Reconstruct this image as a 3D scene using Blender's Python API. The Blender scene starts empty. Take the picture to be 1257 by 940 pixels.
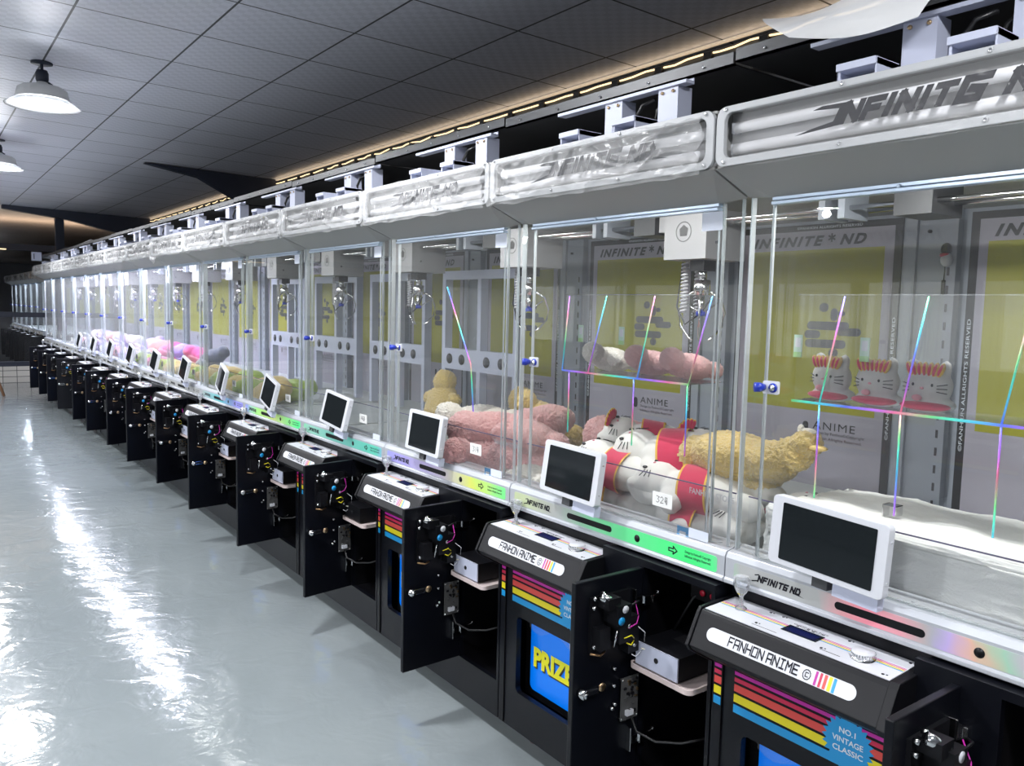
import bpy, bmesh, math, random
from mathutils import Vector, Matrix, noise, Euler
random.seed(7)
PI = math.pi
sc = bpy.context.scene
COL = bpy.data.collections.new('Scene Collection Items'); sc.collection.children.link(COL)
CZ = 1.55          # eye height
GX = 1.71          # front glass plane of the machine row
W = 0.95           # machine pitch
SEAM = 1.325       # far edge of the machine next to the camera
NM = 15
ORD = ['nearest', 'second', 'third', 'fourth', 'fifth', 'sixth', 'seventh', 'eighth', 'ninth', 'tenth', 'eleventh', 'twelfth', 'thirteenth', 'fourteenth', 'fifteenth']

# ------------------------------------------------------------------ materials
MATS = {}
def mat(name, col=(.5, .5, .5), rough=.5, metal=0., emit=None, es=1., spec=.5, bump=None, coat=0., alpha=None, trans=0., sheen=0.):
    if name in MATS: return MATS[name]
    m = bpy.data.materials.new(name); m.use_nodes = True
    nt = m.node_tree; b = nt.nodes['Principled BSDF']
    b.inputs['Base Color'].default_value = (*col, 1); b.inputs['Roughness'].default_value = rough
    b.inputs['Metallic'].default_value = metal; b.inputs['Specular IOR Level'].default_value = spec
    b.inputs['Coat Weight'].default_value = coat
    b.inputs['Transmission Weight'].default_value = trans
    b.inputs['Sheen Weight'].default_value = sheen
    if emit: b.inputs['Emission Color'].default_value = (*emit, 1); b.inputs['Emission Strength'].default_value = es
    if bump:
        sca, st, dist = bump
        tc = nt.nodes.new('ShaderNodeTexCoord'); n = nt.nodes.new('ShaderNodeTexNoise'); bp = nt.nodes.new('ShaderNodeBump')
        n.inputs['Scale'].default_value = sca; n.inputs['Detail'].default_value = 4
        bp.inputs['Strength'].default_value = st; bp.inputs['Distance'].default_value = dist
        nt.links.new(tc.outputs['Object'], n.inputs['Vector']); nt.links.new(n.outputs['Fac'], bp.inputs['Height'])
        nt.links.new(bp.outputs['Normal'], b.inputs['Normal'])
    MATS[name] = m
    return m

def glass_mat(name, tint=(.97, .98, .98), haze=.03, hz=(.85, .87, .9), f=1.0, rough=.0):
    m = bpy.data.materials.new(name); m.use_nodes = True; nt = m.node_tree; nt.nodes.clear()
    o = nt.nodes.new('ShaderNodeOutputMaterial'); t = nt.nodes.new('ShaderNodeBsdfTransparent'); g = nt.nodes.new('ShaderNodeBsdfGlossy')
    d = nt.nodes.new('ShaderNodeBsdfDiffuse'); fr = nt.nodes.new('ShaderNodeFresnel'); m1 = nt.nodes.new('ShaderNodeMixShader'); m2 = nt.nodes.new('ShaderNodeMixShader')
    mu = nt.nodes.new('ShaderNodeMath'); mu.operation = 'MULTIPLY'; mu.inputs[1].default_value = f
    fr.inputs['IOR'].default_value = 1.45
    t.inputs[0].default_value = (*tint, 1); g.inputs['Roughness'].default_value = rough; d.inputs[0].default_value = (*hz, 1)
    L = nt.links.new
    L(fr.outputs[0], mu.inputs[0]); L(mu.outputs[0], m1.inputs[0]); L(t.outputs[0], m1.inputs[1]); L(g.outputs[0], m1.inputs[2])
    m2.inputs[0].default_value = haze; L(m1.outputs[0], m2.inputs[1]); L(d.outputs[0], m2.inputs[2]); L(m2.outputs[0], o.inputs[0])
    MATS[name] = m
    return m

def ramp(nt, stops, interp='LINEAR'):
    r = nt.nodes.new('ShaderNodeValToRGB'); r.color_ramp.interpolation = interp
    e = r.color_ramp.elements
    while len(e) > 1: e.remove(e[-1])
    e[0].position = stops[0][0]; e[0].color = (*stops[0][1], 1)
    for p, c in stops[1:]:
        x = e.new(p); x.color = (*c, 1)
    return r

black = mat('black_panel', (.003, .0035, .006), .35, spec=.22, bump=(300, .05, .001))
blackin = mat('black_inside', (.002, .002, .003), .5, spec=.2)
plastic = mat('black_plastic', (.005, .0052, .007), .42, spec=.25)
darkgrey = mat('dark_grey_metal', (.06, .062, .066), .45, .3)
grey = mat('grey_soffit', (.30, .302, .292), .5)
white = mat('white_gloss', (.60, .61, .65), .35)
whitemetal = mat('white_powder_coat', (.52, .55, .68), .45)
silver = mat('silver_sill', (.50, .52, .56), .33, .25)
frame_w = mat('header_frame', (.45, .46, .47), .4, .1)
chrome = mat('chrome', (.75, .75, .76), .15, 1.)
brass = mat('brass', (.7, .5, .3), .3, 1.)
screen = mat('screen_glass', (.012, .015, .017), .06)
navy = mat('navy_steel', (.014, .02, .04), .5)
logo_m = mat('logo_dark', (.008, .008, .014), .5, spec=.2)
backp = mat('back_panel_grey', (.3, .33, .38), .45)
blue_k = mat('blue_knob', (.01, .03, .35), .3)
yellow_p = mat('poster_yellow', (.30, .29, .003), .4)
lav = mat('poster_lavender', (.34, .325, .38), .4)
pblack = mat('poster_black', (.012, .012, .014), .4)
c_mag = mat('stripe_magenta', (.42, .01, .28), .35)
c_crim = mat('stripe_crimson', (.5, .01, .06), .35)
c_red = mat('stripe_red', (.62, .06, .05), .35)
c_yel = mat('stripe_yellow', (.75, .65, .01), .35)
c_blu = mat('stripe_blue', (.01, .28, .62), .35)
prize_blue = mat('prize_blue', (.0, .13, .62), .25, emit=(0, .2, .9), es=.25)
txt_white = mat('text_white', (.7, .75, .8), .4)
tray_m = mat('pale_tray', (.62, .52, .5), .35)
pcbm = mat('circuit_board', (.1, .1, .1), .4, .3)
tube_m = mat('lamp_tube', (.72, .72, .74), .3, emit=(1, 1, 1), es=.05)
back_lb = mat('lightbox_back', (.60, .60, .61), .5)
platm = mat('platform_pale', (.55, .58, .58), .4)
red_b = mat('red_button', (.35, .01, .03), .35)
wood = mat('wood_brown', (.25, .13, .07), .5, bump=(40, .2, .002))
sash_m = mat('plush_red', (.55, .012, .07), .8, sheen=.3)
gold = mat('gold_trim', (.7, .42, .05), .6)
plush_w = mat('plush_white', (.74, .73, .70), .9, sheen=.4, bump=(180, .25, .002))
plush_pk = mat('plush_pink', (.85, .45, .44), .95, sheen=.6, bump=(240, 1., .008))
plush_cr = mat('plush_cream', (.78, .74, .66), .95, sheen=.5, bump=(160, .9, .006))
plush_y = mat('plush_yellow', (.82, .60, .20), .95, sheen=.6, bump=(240, 1., .008))
plush_g = mat('plush_green', (.35, .5, .05), .95, sheen=.5, bump=(120, .6, .006))
plush_mg = mat('plush_magenta', (.6, .1, .3), .95, sheen=.5, bump=(120, .6, .006))
plush_v = mat('plush_violet', (.4, .3, .7), .95, sheen=.5, bump=(120, .6, .006))
plush_dg = mat('plush_slate', (.09, .1, .14), .95, sheen=.5, bump=(120, .6, .006))
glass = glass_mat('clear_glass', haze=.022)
glass_b = glass_mat('glass_painted_glow', haze=.15)  # far panes: glow of the lit machines painted into the glass as haze
edge_m = glass_mat('glass_edge', tint=(.86, .91, .91), haze=.35, hz=(.8, .83, .86), f=1.5, rough=.1)
acry = glass_mat('acrylic_sheet', tint=(.97, .98, 1.), haze=.03)
crystal = glass_mat('crystal', tint=(.85, .87, .9), haze=.16, hz=(.9, .92, .95), f=5., rough=.05)
lampglass = glass_mat('lamp_glass', tint=(.9, .92, .95), haze=.4, hz=(.9, .92, .95), f=2., rough=.1)

def fur_white():
    m = mat('fur_white', (.86, .86, .83), .95, sheen=.4); nt = m.node_tree; b = nt.nodes['Principled BSDF']
    tc = nt.nodes.new('ShaderNodeTexCoord'); mp = nt.nodes.new('ShaderNodeMapping'); n = nt.nodes.new('ShaderNodeTexNoise'); bp = nt.nodes.new('ShaderNodeBump')
    w = nt.nodes.new('ShaderNodeTexNoise'); w.inputs['Scale'].default_value = 7
    mix = nt.nodes.new('ShaderNodeMixRGB'); mix.inputs[0].default_value = .1
    mp.inputs['Scale'].default_value = (190, 60, 120); n.inputs['Scale'].default_value = 1; n.inputs['Detail'].default_value = 5
    bp.inputs['Strength'].default_value = .6; bp.inputs['Distance'].default_value = .004
    L = nt.links.new
    L(tc.outputs['Object'], w.inputs['Vector']); L(tc.outputs['Object'], mix.inputs[1]); L(w.outputs['Color'], mix.inputs[2]); L(mix.outputs[0], mp.inputs[0])
    L(mp.outputs[0], n.inputs['Vector']); L(n.outputs['Fac'], bp.inputs['Height']); L(bp.outputs[0], b.inputs['Normal'])
    return m
furw = fur_white()

def foil():
    m = bpy.data.materials.new('foil_strip'); m.use_nodes = True; nt = m.node_tree; b = nt.nodes['Principled BSDF']
    g = nt.nodes.new('ShaderNodeNewGeometry'); s = nt.nodes.new('ShaderNodeSeparateXYZ'); mr = nt.nodes.new('ShaderNodeMapRange')
    mr.inputs['From Min'].default_value = .3; mr.inputs['From Max'].default_value = 6.3
    def Y(y): return (y - .3) / 6.
    gr = (.35, .36, .36)
    st = [(.45, (.25, .45, .3)), (.6, (.42, .4, .45)), (.66, (.28, .5, .36)), (.70, (.6, .36, .28)), (.75, (.4, .33, .62)), (.80, gr), (.86, (.55, .33, .36)), (.92, (.8, .25, .33)), (.98, (.65, .3, .33)), (1.05, gr), (1.3, gr),
          (1.34, (.1, .7, .25)), (1.45, (.06, .75, .2)), (1.7, (.12, .6, .25)), (1.85, (.2, .5, .3)), (2.0, gr), (2.25, (.45, .52, .3)),
          (2.3, (.15, .75, .25)), (2.5, (.6, .65, .12)), (2.75, (.42, .38, .5)), (3.05, (.33, .3, .6)), (3.2, (.3, .3, .65)), (3.3, (.1, .5, .38)), (3.7, (.15, .45, .4)), (4.1, (.25, .5, .4)),
          (4.2, (.05, .75, .25)), (4.6, (.5, .6, .2)), (4.9, (.3, .7, .2)), (5.1, (.25, .25, .7)), (5.3, (.3, .3, .7)), (5.6, (.1, .45, .5)), (6.1, gr)]
    r = ramp(nt, [(Y(a + .07), c) for a, c in st])
    n = nt.nodes.new('ShaderNodeTexNoise'); n.inputs['Scale'].default_value = 9
    ad = nt.nodes.new('ShaderNodeMath'); ad.operation = 'MULTIPLY_ADD'; ad.inputs[1].default_value = .14
    L = nt.links.new
    L(g.outputs['Position'], s.inputs[0]); L(g.outputs['Position'], n.inputs['Vector'])
    L(n.outputs['Fac'], ad.inputs[0]); L(s.outputs['Y'], ad.inputs[2]); L(ad.outputs[0], mr.inputs['Value'])
    L(mr.outputs[0], r.inputs[0]); L(r.outputs[0], b.inputs['Base Color']); L(r.outputs[0], b.inputs['Emission Color'])
    b.inputs['Emission Strength'].default_value = .35; b.inputs['Roughness'].default_value = .3; b.inputs['Metallic'].default_value = .3
    return m
foil_m = foil()

def rainbow():  # coloured streaks reflected in the front glass, painted with a faint emission
    m = bpy.data.materials.new('rainbow_reflection'); m.use_nodes = True; nt = m.node_tree; b = nt.nodes['Principled BSDF']
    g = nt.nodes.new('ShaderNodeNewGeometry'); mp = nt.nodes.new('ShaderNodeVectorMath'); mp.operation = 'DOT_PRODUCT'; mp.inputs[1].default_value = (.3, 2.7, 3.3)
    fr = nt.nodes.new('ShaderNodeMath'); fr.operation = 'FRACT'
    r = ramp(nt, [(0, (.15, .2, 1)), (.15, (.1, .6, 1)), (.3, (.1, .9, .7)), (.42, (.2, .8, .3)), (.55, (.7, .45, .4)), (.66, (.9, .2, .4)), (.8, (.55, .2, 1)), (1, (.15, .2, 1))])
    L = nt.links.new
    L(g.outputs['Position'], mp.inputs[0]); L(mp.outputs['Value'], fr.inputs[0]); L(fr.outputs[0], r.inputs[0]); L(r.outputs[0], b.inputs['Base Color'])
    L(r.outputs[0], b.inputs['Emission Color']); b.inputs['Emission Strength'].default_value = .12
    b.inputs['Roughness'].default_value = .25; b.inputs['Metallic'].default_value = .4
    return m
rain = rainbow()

def film(name, tr, bs=.5, rough=.25, wh=.62):
    m = bpy.data.materials.new(name); m.use_nodes = True; nt = m.node_tree; b = nt.nodes['Principled BSDF']; o = nt.nodes['Material Output']
    b.inputs['Base Color'].default_value = (wh, wh, wh, 1); b.inputs['Roughness'].default_value = rough; b.inputs['Specular IOR Level'].default_value = .6
    t = nt.nodes.new('ShaderNodeBsdfTransparent'); mx = nt.nodes.new('ShaderNodeMixShader'); mx.inputs[0].default_value = 1 - tr
    tc = nt.nodes.new('ShaderNodeTexCoord'); n = nt.nodes.new('ShaderNodeTexNoise'); n.inputs['Scale'].default_value = 22; n.inputs['Detail'].default_value = 3; n.inputs['Distortion'].default_value = 2.
    bp = nt.nodes.new('ShaderNodeBump'); bp.inputs['Strength'].default_value = bs; bp.inputs['Distance'].default_value = .01
    L = nt.links.new
    L(tc.outputs['Object'], n.inputs['Vector']); L(n.outputs['Fac'], bp.inputs['Height']); L(bp.outputs[0], b.inputs['Normal'])
    L(t.outputs[0], mx.inputs[1]); L(b.outputs[0], mx.inputs[2]); L(mx.outputs[0], o.inputs[0])
    MATS[name] = m
    return m
film_clear = film('clear_film', .90, .15, .12, .6)
film_crump = film('crumpled_film', .72, .5, .25, .72)
sheet_m = film('loose_white_sheet', .12, .1, .5, .8)

def floor_mat():
    m = bpy.data.materials.new('grey_epoxy'); m.use_nodes = True; nt = m.node_tree; b = nt.nodes['Principled BSDF']
    tc = nt.nodes.new('ShaderNodeTexCoord'); n = nt.nodes.new('ShaderNodeTexNoise'); n.inputs['Scale'].default_value = .9; n.inputs['Detail'].default_value = 5
    r = ramp(nt, [(.3, (.205, .235, .245)), (.7, (.25, .28, .288))])
    mp = nt.nodes.new('ShaderNodeMapping'); mp.inputs['Scale'].default_value = (1., 1., 1)
    n2 = nt.nodes.new('ShaderNodeTexNoise'); n2.inputs['Scale'].default_value = 5.5; n2.inputs['Detail'].default_value = 3; n2.inputs['Distortion'].default_value = 1.
    n3 = nt.nodes.new('ShaderNodeTexNoise'); n3.inputs['Scale'].default_value = 45; n3.inputs['Detail'].default_value = 2
    ad = nt.nodes.new('ShaderNodeMath'); ad.operation = 'MULTIPLY_ADD'; ad.inputs[1].default_value = .08
    bp = nt.nodes.new('ShaderNodeBump'); bp.inputs['Strength'].default_value = .38; bp.inputs['Distance'].default_value = .011
    L = nt.links.new
    L(tc.outputs['Object'], n.inputs['Vector']); L(n.outputs['Fac'], r.inputs[0]); L(r.outputs[0], b.inputs['Base Color'])
    L(tc.outputs['Object'], mp.inputs[0]); L(mp.outputs[0], n2.inputs['Vector']); L(mp.outputs[0], n3.inputs['Vector'])
    L(n3.outputs['Fac'], ad.inputs[0]); L(n2.outputs['Fac'], ad.inputs[2]); L(ad.outputs[0], bp.inputs['Height']); L(bp.outputs[0], b.inputs['Normal'])
    b.inputs['Roughness'].default_value = .1; b.inputs['Specular IOR Level'].default_value = .6
    return m

def ceil_mat(dark=1.):
    m = bpy.data.materials.new('perforated_ceiling'); m.use_nodes = True; nt = m.node_tree; b = nt.nodes['Principled BSDF']
    tc = nt.nodes.new('ShaderNodeTexCoord'); br = nt.nodes.new('ShaderNodeTexBrick'); br.offset = 0; br.squash = 1
    br.inputs['Scale'].default_value = 1; br.inputs['Brick Width'].default_value = .5998; br.inputs['Row Height'].default_value = .605
    br.inputs['Mortar Size'].default_value = .006; br.inputs['Mortar Smooth'].default_value = .1
    br.inputs['Color1'].default_value = (.70 * dark, .705 * dark, .78 * dark, 1); br.inputs['Color2'].default_value = (.66 * dark, .665 * dark, .74 * dark, 1); br.inputs['Mortar'].default_value = (.05, .05, .06, 1)
    ck = nt.nodes.new('ShaderNodeTexChecker'); ck.inputs['Scale'].default_value = 24
    ck.inputs['Color1'].default_value = (.9, .9, .9, 1); ck.inputs['Color2'].default_value = (1, 1, 1, 1)
    mp = nt.nodes.new('ShaderNodeMapping'); mp.inputs['Rotation'].default_value = (0, 0, .0)
    mu = nt.nodes.new('ShaderNodeMixRGB'); mu.blend_type = 'MULTIPLY'; mu.inputs[0].default_value = 1
    n = nt.nodes.new('ShaderNodeTexNoise'); n.inputs['Scale'].default_value = 1.6
    bp = nt.nodes.new('ShaderNodeBump'); bp.inputs['Strength'].default_value = .25; bp.inputs['Distance'].default_value = .03
    L = nt.links.new
    L(tc.outputs['Object'], br.inputs['Vector']); L(tc.outputs['Object'], mp.inputs[0]); L(mp.outputs[0], ck.inputs['Vector'])
    L(br.outputs['Color'], mu.inputs[1]); L(ck.outputs['Color'], mu.inputs[2]); L(mu.outputs[0], b.inputs['Base Color'])
    L(tc.outputs['Object'], n.inputs['Vector']); L(n.outputs['Fac'], bp.inputs['Height']); L(bp.outputs[0], b.inputs['Normal'])
    b.inputs['Roughness'].default_value = .5; b.inputs['Metallic'].default_value = .2
    return m

def tile_mat():
    m = bpy.data.materials.new('white_tile'); m.use_nodes = True; nt = m.node_tree; b = nt.nodes['Principled BSDF']
    tc = nt.nodes.new('ShaderNodeTexCoord'); br = nt.nodes.new('ShaderNodeTexBrick'); br.offset = 0
    mp = nt.nodes.new('ShaderNodeMapping'); mp.inputs['Rotation'].default_value = (PI / 2, 0, 0)
    br.inputs['Scale'].default_value = 1; br.inputs['Brick Width'].default_value = .22; br.inputs['Row Height'].default_value = .11; br.inputs['Mortar Size'].default_value = .006
    br.inputs['Color1'].default_value = (.62, .6, .56, 1); br.inputs['Color2'].default_value = (.55, .53, .5, 1); br.inputs['Mortar'].default_value = (.12, .12, .12, 1)
    nt.links.new(tc.outputs['Object'], mp.inputs[0]); nt.links.new(mp.outputs[0], br.inputs['Vector']); nt.links.new(br.outputs['Color'], b.inputs['Base Color'])
    b.inputs['Roughness'].default_value = .25
    return m

# ------------------------------------------------------------------ mesh builder
class B:
    """collects geometry; coordinates given as (X, s, z): X across, s from the far seam toward the camera, z from eye level"""
    def __init__(self, mats, raw=False, org=(GX, 0, -CZ)):
        self.v = []; self.f = []; self.mi = []; self.sm = []; self.mats = mats if isinstance(mats, (list, tuple)) else [mats]; self.raw = raw; self.org = org
    def P(self, p):
        if self.raw: return tuple(p)
        return (p[0] - self.org[0], -(p[1] - self.org[1]), p[2] - self.org[2])
    def add(self, vs, fs, m=0, smooth=False):
        o = len(self.v); self.v += [self.P(p) for p in vs]
        for f in fs: self.f.append([o + i for i in f]); self.mi.append(m); self.sm.append(smooth)
    def box(self, x0, x1, s0, s1, z0, z1, m=0):
        vs = [(x, s, z) for x in (x0, x1) for s in (s0, s1) for z in (z0, z1)]
        self.add(vs, [(0, 1, 3, 2), (4, 6, 7, 5), (0, 4, 5, 1), (2, 3, 7, 6), (0, 2, 6, 4), (1, 5, 7, 3)], m)
    def prism(self, poly, fn, a0, a1, m=0, smooth=False):
        n = len(poly)
        vs = [fn(p[0], p[1], a0) for p in poly] + [fn(p[0], p[1], a1) for p in poly]
        self.add(vs, [tuple(range(n)), tuple(range(2 * n - 1, n - 1, -1))] + [(i, n + i, n + (i + 1) % n, (i + 1) % n) for i in range(n)], m, smooth)
    def ring(self, outer, inner, fn, a0, a1, m=0):
        n = len(outer)
        vs = [fn(p[0], p[1], a) for a in (a0, a1) for L in (outer, inner) for p in L]
        fs = []
        for i in range(n):
            j = (i + 1) % n
            fs += [(i, j, n + j, n + i), (2 * n + i, 3 * n + i, 3 * n + j, 2 * n + j), (i, 2 * n + i, 2 * n + j, j), (n + i, n + j, 3 * n + j, 3 * n + i)]
        self.add(vs, fs, m)
    def tube(self, pts, r, n=8, m=0, cap=True):
        pts = [Vector(p) for p in pts]; k = len(pts)
        rs = r if isinstance(r, (list, tuple)) else [r] * k
        vs = []; up = Vector((0, 0, 1))
        for i, p in enumerate(pts):
            d = (pts[min(i + 1, k - 1)] - pts[max(i - 1, 0)]).normalized()
            a = d.cross(up)
            if a.length < .05: a = d.cross(Vector((1, 0, 0)))
            a.normalize(); b = d.cross(a)
            for j in range(n):
                t = 2 * PI * j / n; vs.append(tuple(p + (a * math.cos(t) + b * math.sin(t)) * rs[i]))
        fs = [(i * n + j, i * n + (j + 1) % n, (i + 1) * n + (j + 1) % n, (i + 1) * n + j) for i in range(k - 1) for j in range(n)]
        if cap: fs += [tuple(range(n)), tuple(range((k - 1) * n, k * n))]
        self.add(vs, fs, m, True)
    def disc(self, c, axis, r, h, n=20, m=0):
        c = Vector(c); a = Vector(axis).normalized()
        self.tube([c, c + a * h], r, n, m)
    def lathe(self, prof, c, n=24, m=0, close=False):
        vs = [(c[0] + r * math.cos(2 * PI * j / n), c[1] + r * math.sin(2 * PI * j / n), c[2] + z) for r, z in prof for j in range(n)]
        k = len(prof)
        fs = [(i * n + j, i * n + (j + 1) % n, (i + 1) * n + (j + 1) % n, (i + 1) * n + j) for i in range(k - 1) for j in range(n)]
        self.add(vs, fs, m, True)
    def ell(self, c, r, m=0, seg=16, rot=None):
        vs = []; R = Euler(rot).to_matrix() if rot else Matrix.Identity(3)
        for i in range(seg // 2 + 1):
            th = PI * i / (seg // 2)
            for j in range(seg):
                ph = 2 * PI * j / seg
                v = R @ Vector((r[0] * math.sin(th) * math.cos(ph), r[1] * math.sin(th) * math.sin(ph), r[2] * math.cos(th)))
                vs.append((c[0] + v.x, c[1] + v.y, c[2] + v.z))
        fs = [(i * seg + j, i * seg + (j + 1) % seg, (i + 1) * seg + (j + 1) % seg, (i + 1) * seg + j) for i in range(seg // 2) for j in range(seg)]
        self.add(vs, fs, m, True)
    def poly(self, pts, m=0): self.add(pts, [tuple(range(len(pts)))], m)
    def mesh(self, name, bevel=0, seg=2):
        me = bpy.data.meshes.new(name); me.from_pydata(self.v, [], self.f)
        for m in self.mats: me.materials.append(m)
        for p, m, s in zip(me.polygons, self.mi, self.sm): p.material_index = m; p.use_smooth = s
        bm = bmesh.new(); bm.from_mesh(me)
        bmesh.ops.recalc_face_normals(bm, faces=bm.faces)
        if bevel:
            es = [e for e in bm.edges if len(e.link_faces) == 2 and e.calc_face_angle(0) > .5]
            bmesh.ops.bevel(bm, geom=es, offset=bevel, segments=seg, profile=.5, affect='EDGES', clamp_overlap=True)
        bm.to_mesh(me); bm.free()
        return me

def rr(x0, x1, y0, y1, r, n=6):
    out = []
    for cx, cy, a in ((x1 - r, y1 - r, 0), (x0 + r, y1 - r, PI / 2), (x0 + r, y0 + r, PI), (x1 - r, y0 + r, 1.5 * PI)):
        for i in range(n + 1):
            t = a + PI / 2 * i / n; out.append((cx + r * math.cos(t), cy + r * math.sin(t)))
    return out
def rect_like(x0, x1, y0, y1, n=6):
    out = []
    for cx, cy in ((x1, y1), (x0, y1), (x0, y0), (x1, y0)): out += [(cx, cy)] * (n + 1)
    return out
def FX(a, b, d): return (d, a, b)       # polygon in (s, z), depth X
def FS(a, b, d): return (a, d, b)       # polygon in (X, z), depth s
def FZ(a, b, d): return (a, b, d)       # polygon in (X, s), depth z

# ------------------------------------------------------------------ lettering
STROKES = {
 'I': [[(.5, 0), (.5, 1)]], 'N': [[(0, 0), (0, 1), (1, 0), (1, 1)]], 'F': [[(0, 0), (0, 1), (1, 1)], [(0, .5), (.8, .5)]],
 'T': [[(0, 1), (1, 1)], [(.5, 0), (.5, 1)]], 'G': [[(1, 1), (0, 1), (0, 0), (.9, 0), (.9, .42), (.45, .5)]], 'D': [[(0, 0), (.0, 1), (.65, 1), (1, .6), (1, 0), (0, 0)]],
 'A': [[(0, 0), (0, 1), (1, 1), (1, 0)], [(0, .42), (1, .42)]], 'H': [[(0, 0), (0, 1)], [(1, 0), (1, 1)], [(0, .5), (1, .5)]], 'O': [[(0, 0), (0, 1), (1, 1), (1, 0), (0, 0)]],
 'M': [[(0, 0), (0, 1), (.5, .5), (1, 1), (1, 0)]], 'E': [[(1, 1), (0, 1), (0, 0), (1, 0)], [(0, .5), (.85, .5)]], 'i': [[(.5, 0), (.5, 1)], [(.1, 0), (.9, 0)], [(.1, 1), (.9, 1)]],
 'J': [[(-.9, .82), (.3, 1), (.0, .1), (-1.8, -.16)]],
 '3': [[(0, 1), (1, .9), (.5, .55), (1, .3), (.5, 0), (0, .1)]], '2': [[(0, .8), (.5, 1), (1, .7), (0, 0), (1, .05)]], '1': [[(.5, 0), (.5, 1)]],
 '#': [[(.15, .65), (.85, .65), (.85, 1), (.15, 1), (.15, .65)], [(0, .45), (1, .45)], [(.3, .45), (.25, .25), (.85, .25), (.8, 0), (.5, .03)]],
 'C': [[(.5 + .5 * math.cos(t * PI / 6), .5 + .5 * math.sin(t * PI / 6)) for t in range(13)], [(.7, .7), (.35, .7), (.35, .3), (.7, .3)]],
 '*': [[(.5, 0), (.5, 1)], [(.05, .25), (.95, .75)], [(.05, .75), (.95, .25)]],
 '>': [[(0, .65), (0, .35), (.55, .35), (.55, .1), (1, .5), (.55, .9), (.55, .65), (0, .65)]],
}
def strokes(text, cw=1., gap=.45, lw=.2, shear=0.):
    """list of quads in em units, x to the right"""
    q = []; x = 0
    for ch in text:
        if ch == ' ': x += .45; continue
        w = .25 if ch in 'I1' else cw
        for pl in STROKES[ch]:
            pts = [Vector((x + (p[0] * w if ch not in 'I1' else .12), p[1])) for p in pl]
            for a, b in zip(pts, pts[1:]):
                d = b - a
                if d.length < 1e-5: continue
                d.normalize(); nn = Vector((-d.y, d.x)) * lw / 2; e = d * lw / 2
                q.append([a - e + nn, b + e + nn, b + e - nn, a - e - nn])
        x += w + gap
    q = [[(p.x + shear * p.y, p.y) for p in k] for k in q]
    return q
def fit(polys, s0, s1, z0, z1):
    xs = [p[0] for q in polys for p in q]; ys = [p[1] for q in polys for p in q]
    x0, x1, y0, y1 = min(xs), max(xs), min(ys), max(ys)
    return [[(s0 + (p[0] - x0) / (x1 - x0) * (s1 - s0), z0 + (p[1] - y0) / (y1 - y0) * (z1 - z0)) for p in q] for q in polys]
def put_strokes(b, text, fn, s0, s1, z0, z1, m=0, **k):
    for i, q in enumerate(fit(strokes(text, **k), s0, s1, z0, z1)):
        b.add([fn(p[0], p[1], i * 2e-5) for p in q], [(0, 1, 2, 3)], m)
FONTC = {}
def font_geo(text, bold=0., shear=0., spacing=1., extr=0.):
    key = (text, bold, shear, spacing, extr)
    if key in FONTC: return FONTC[key]
    cu = bpy.data.curves.new('t', 'FONT'); cu.body = text; cu.offset = bold; cu.shear = shear; cu.space_character = spacing; cu.resolution_u = 3
    cu.align_x = 'CENTER'
    o = bpy.data.objects.new('t', cu); sc.collection.objects.link(o)
    dg = bpy.context.evaluated_depsgraph_get(); dg.update()
    me = bpy.data.meshes.new_from_object(o.evaluated_get(dg))
    vs = [tuple(v.co) for v in me.vertices]; fs = [tuple(p.vertices) for p in me.polygons]
    bpy.data.objects.remove(o); bpy.data.curves.remove(cu); bpy.data.meshes.remove(me)
    xs = [v[0] for v in vs]; ys = [v[1] for v in vs]
    x0, x1, y0, y1 = min(xs), max(xs), min(ys), max(ys)
    vs = [((v[0] - x0) / (x1 - x0), (v[1] - y0) / (y1 - y0)) for v in vs]
    FONTC[key] = (vs, fs); return FONTC[key]
def put_font(b, text, fn, s0, s1, z0, z1, m=0, **k):
    vs, fs = font_geo(text, **k)
    b.add([fn(s0 + v[0] * (s1 - s0), z0 + v[1] * (z1 - z0), 0) for v in vs], fs, m)
def on_x(X): return lambda a, b, e: (X - e, a, b)

# ------------------------------------------------------------------ object helpers
def link(name, me, parent=None):
    o = bpy.data.objects.new(name, me); COL.objects.link(o)
    if parent: o.parent = parent
    return o
def tag(o, label, cat, group=None, kind=None):
    if label: o['label'] = label
    if cat: o['category'] = cat
    if group: o['group'] = group
    if kind: o['kind'] = kind
    return o
def empty(name, loc, rz=0):
    o = bpy.data.objects.new(name, None); COL.objects.link(o); o.location = loc; o.rotation_euler = (0, 0, rz); o.empty_display_size = .1
    return o
def struct(name, me):
    o = link(name, me); o['kind'] = 'structure'; return o
CACHE = {}
def cm(key, fn):
    if key not in CACHE: CACHE[key] = fn()
    return CACHE[key]
def world(X, Y, zrel): return (X, Y, zrel + CZ)

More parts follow.
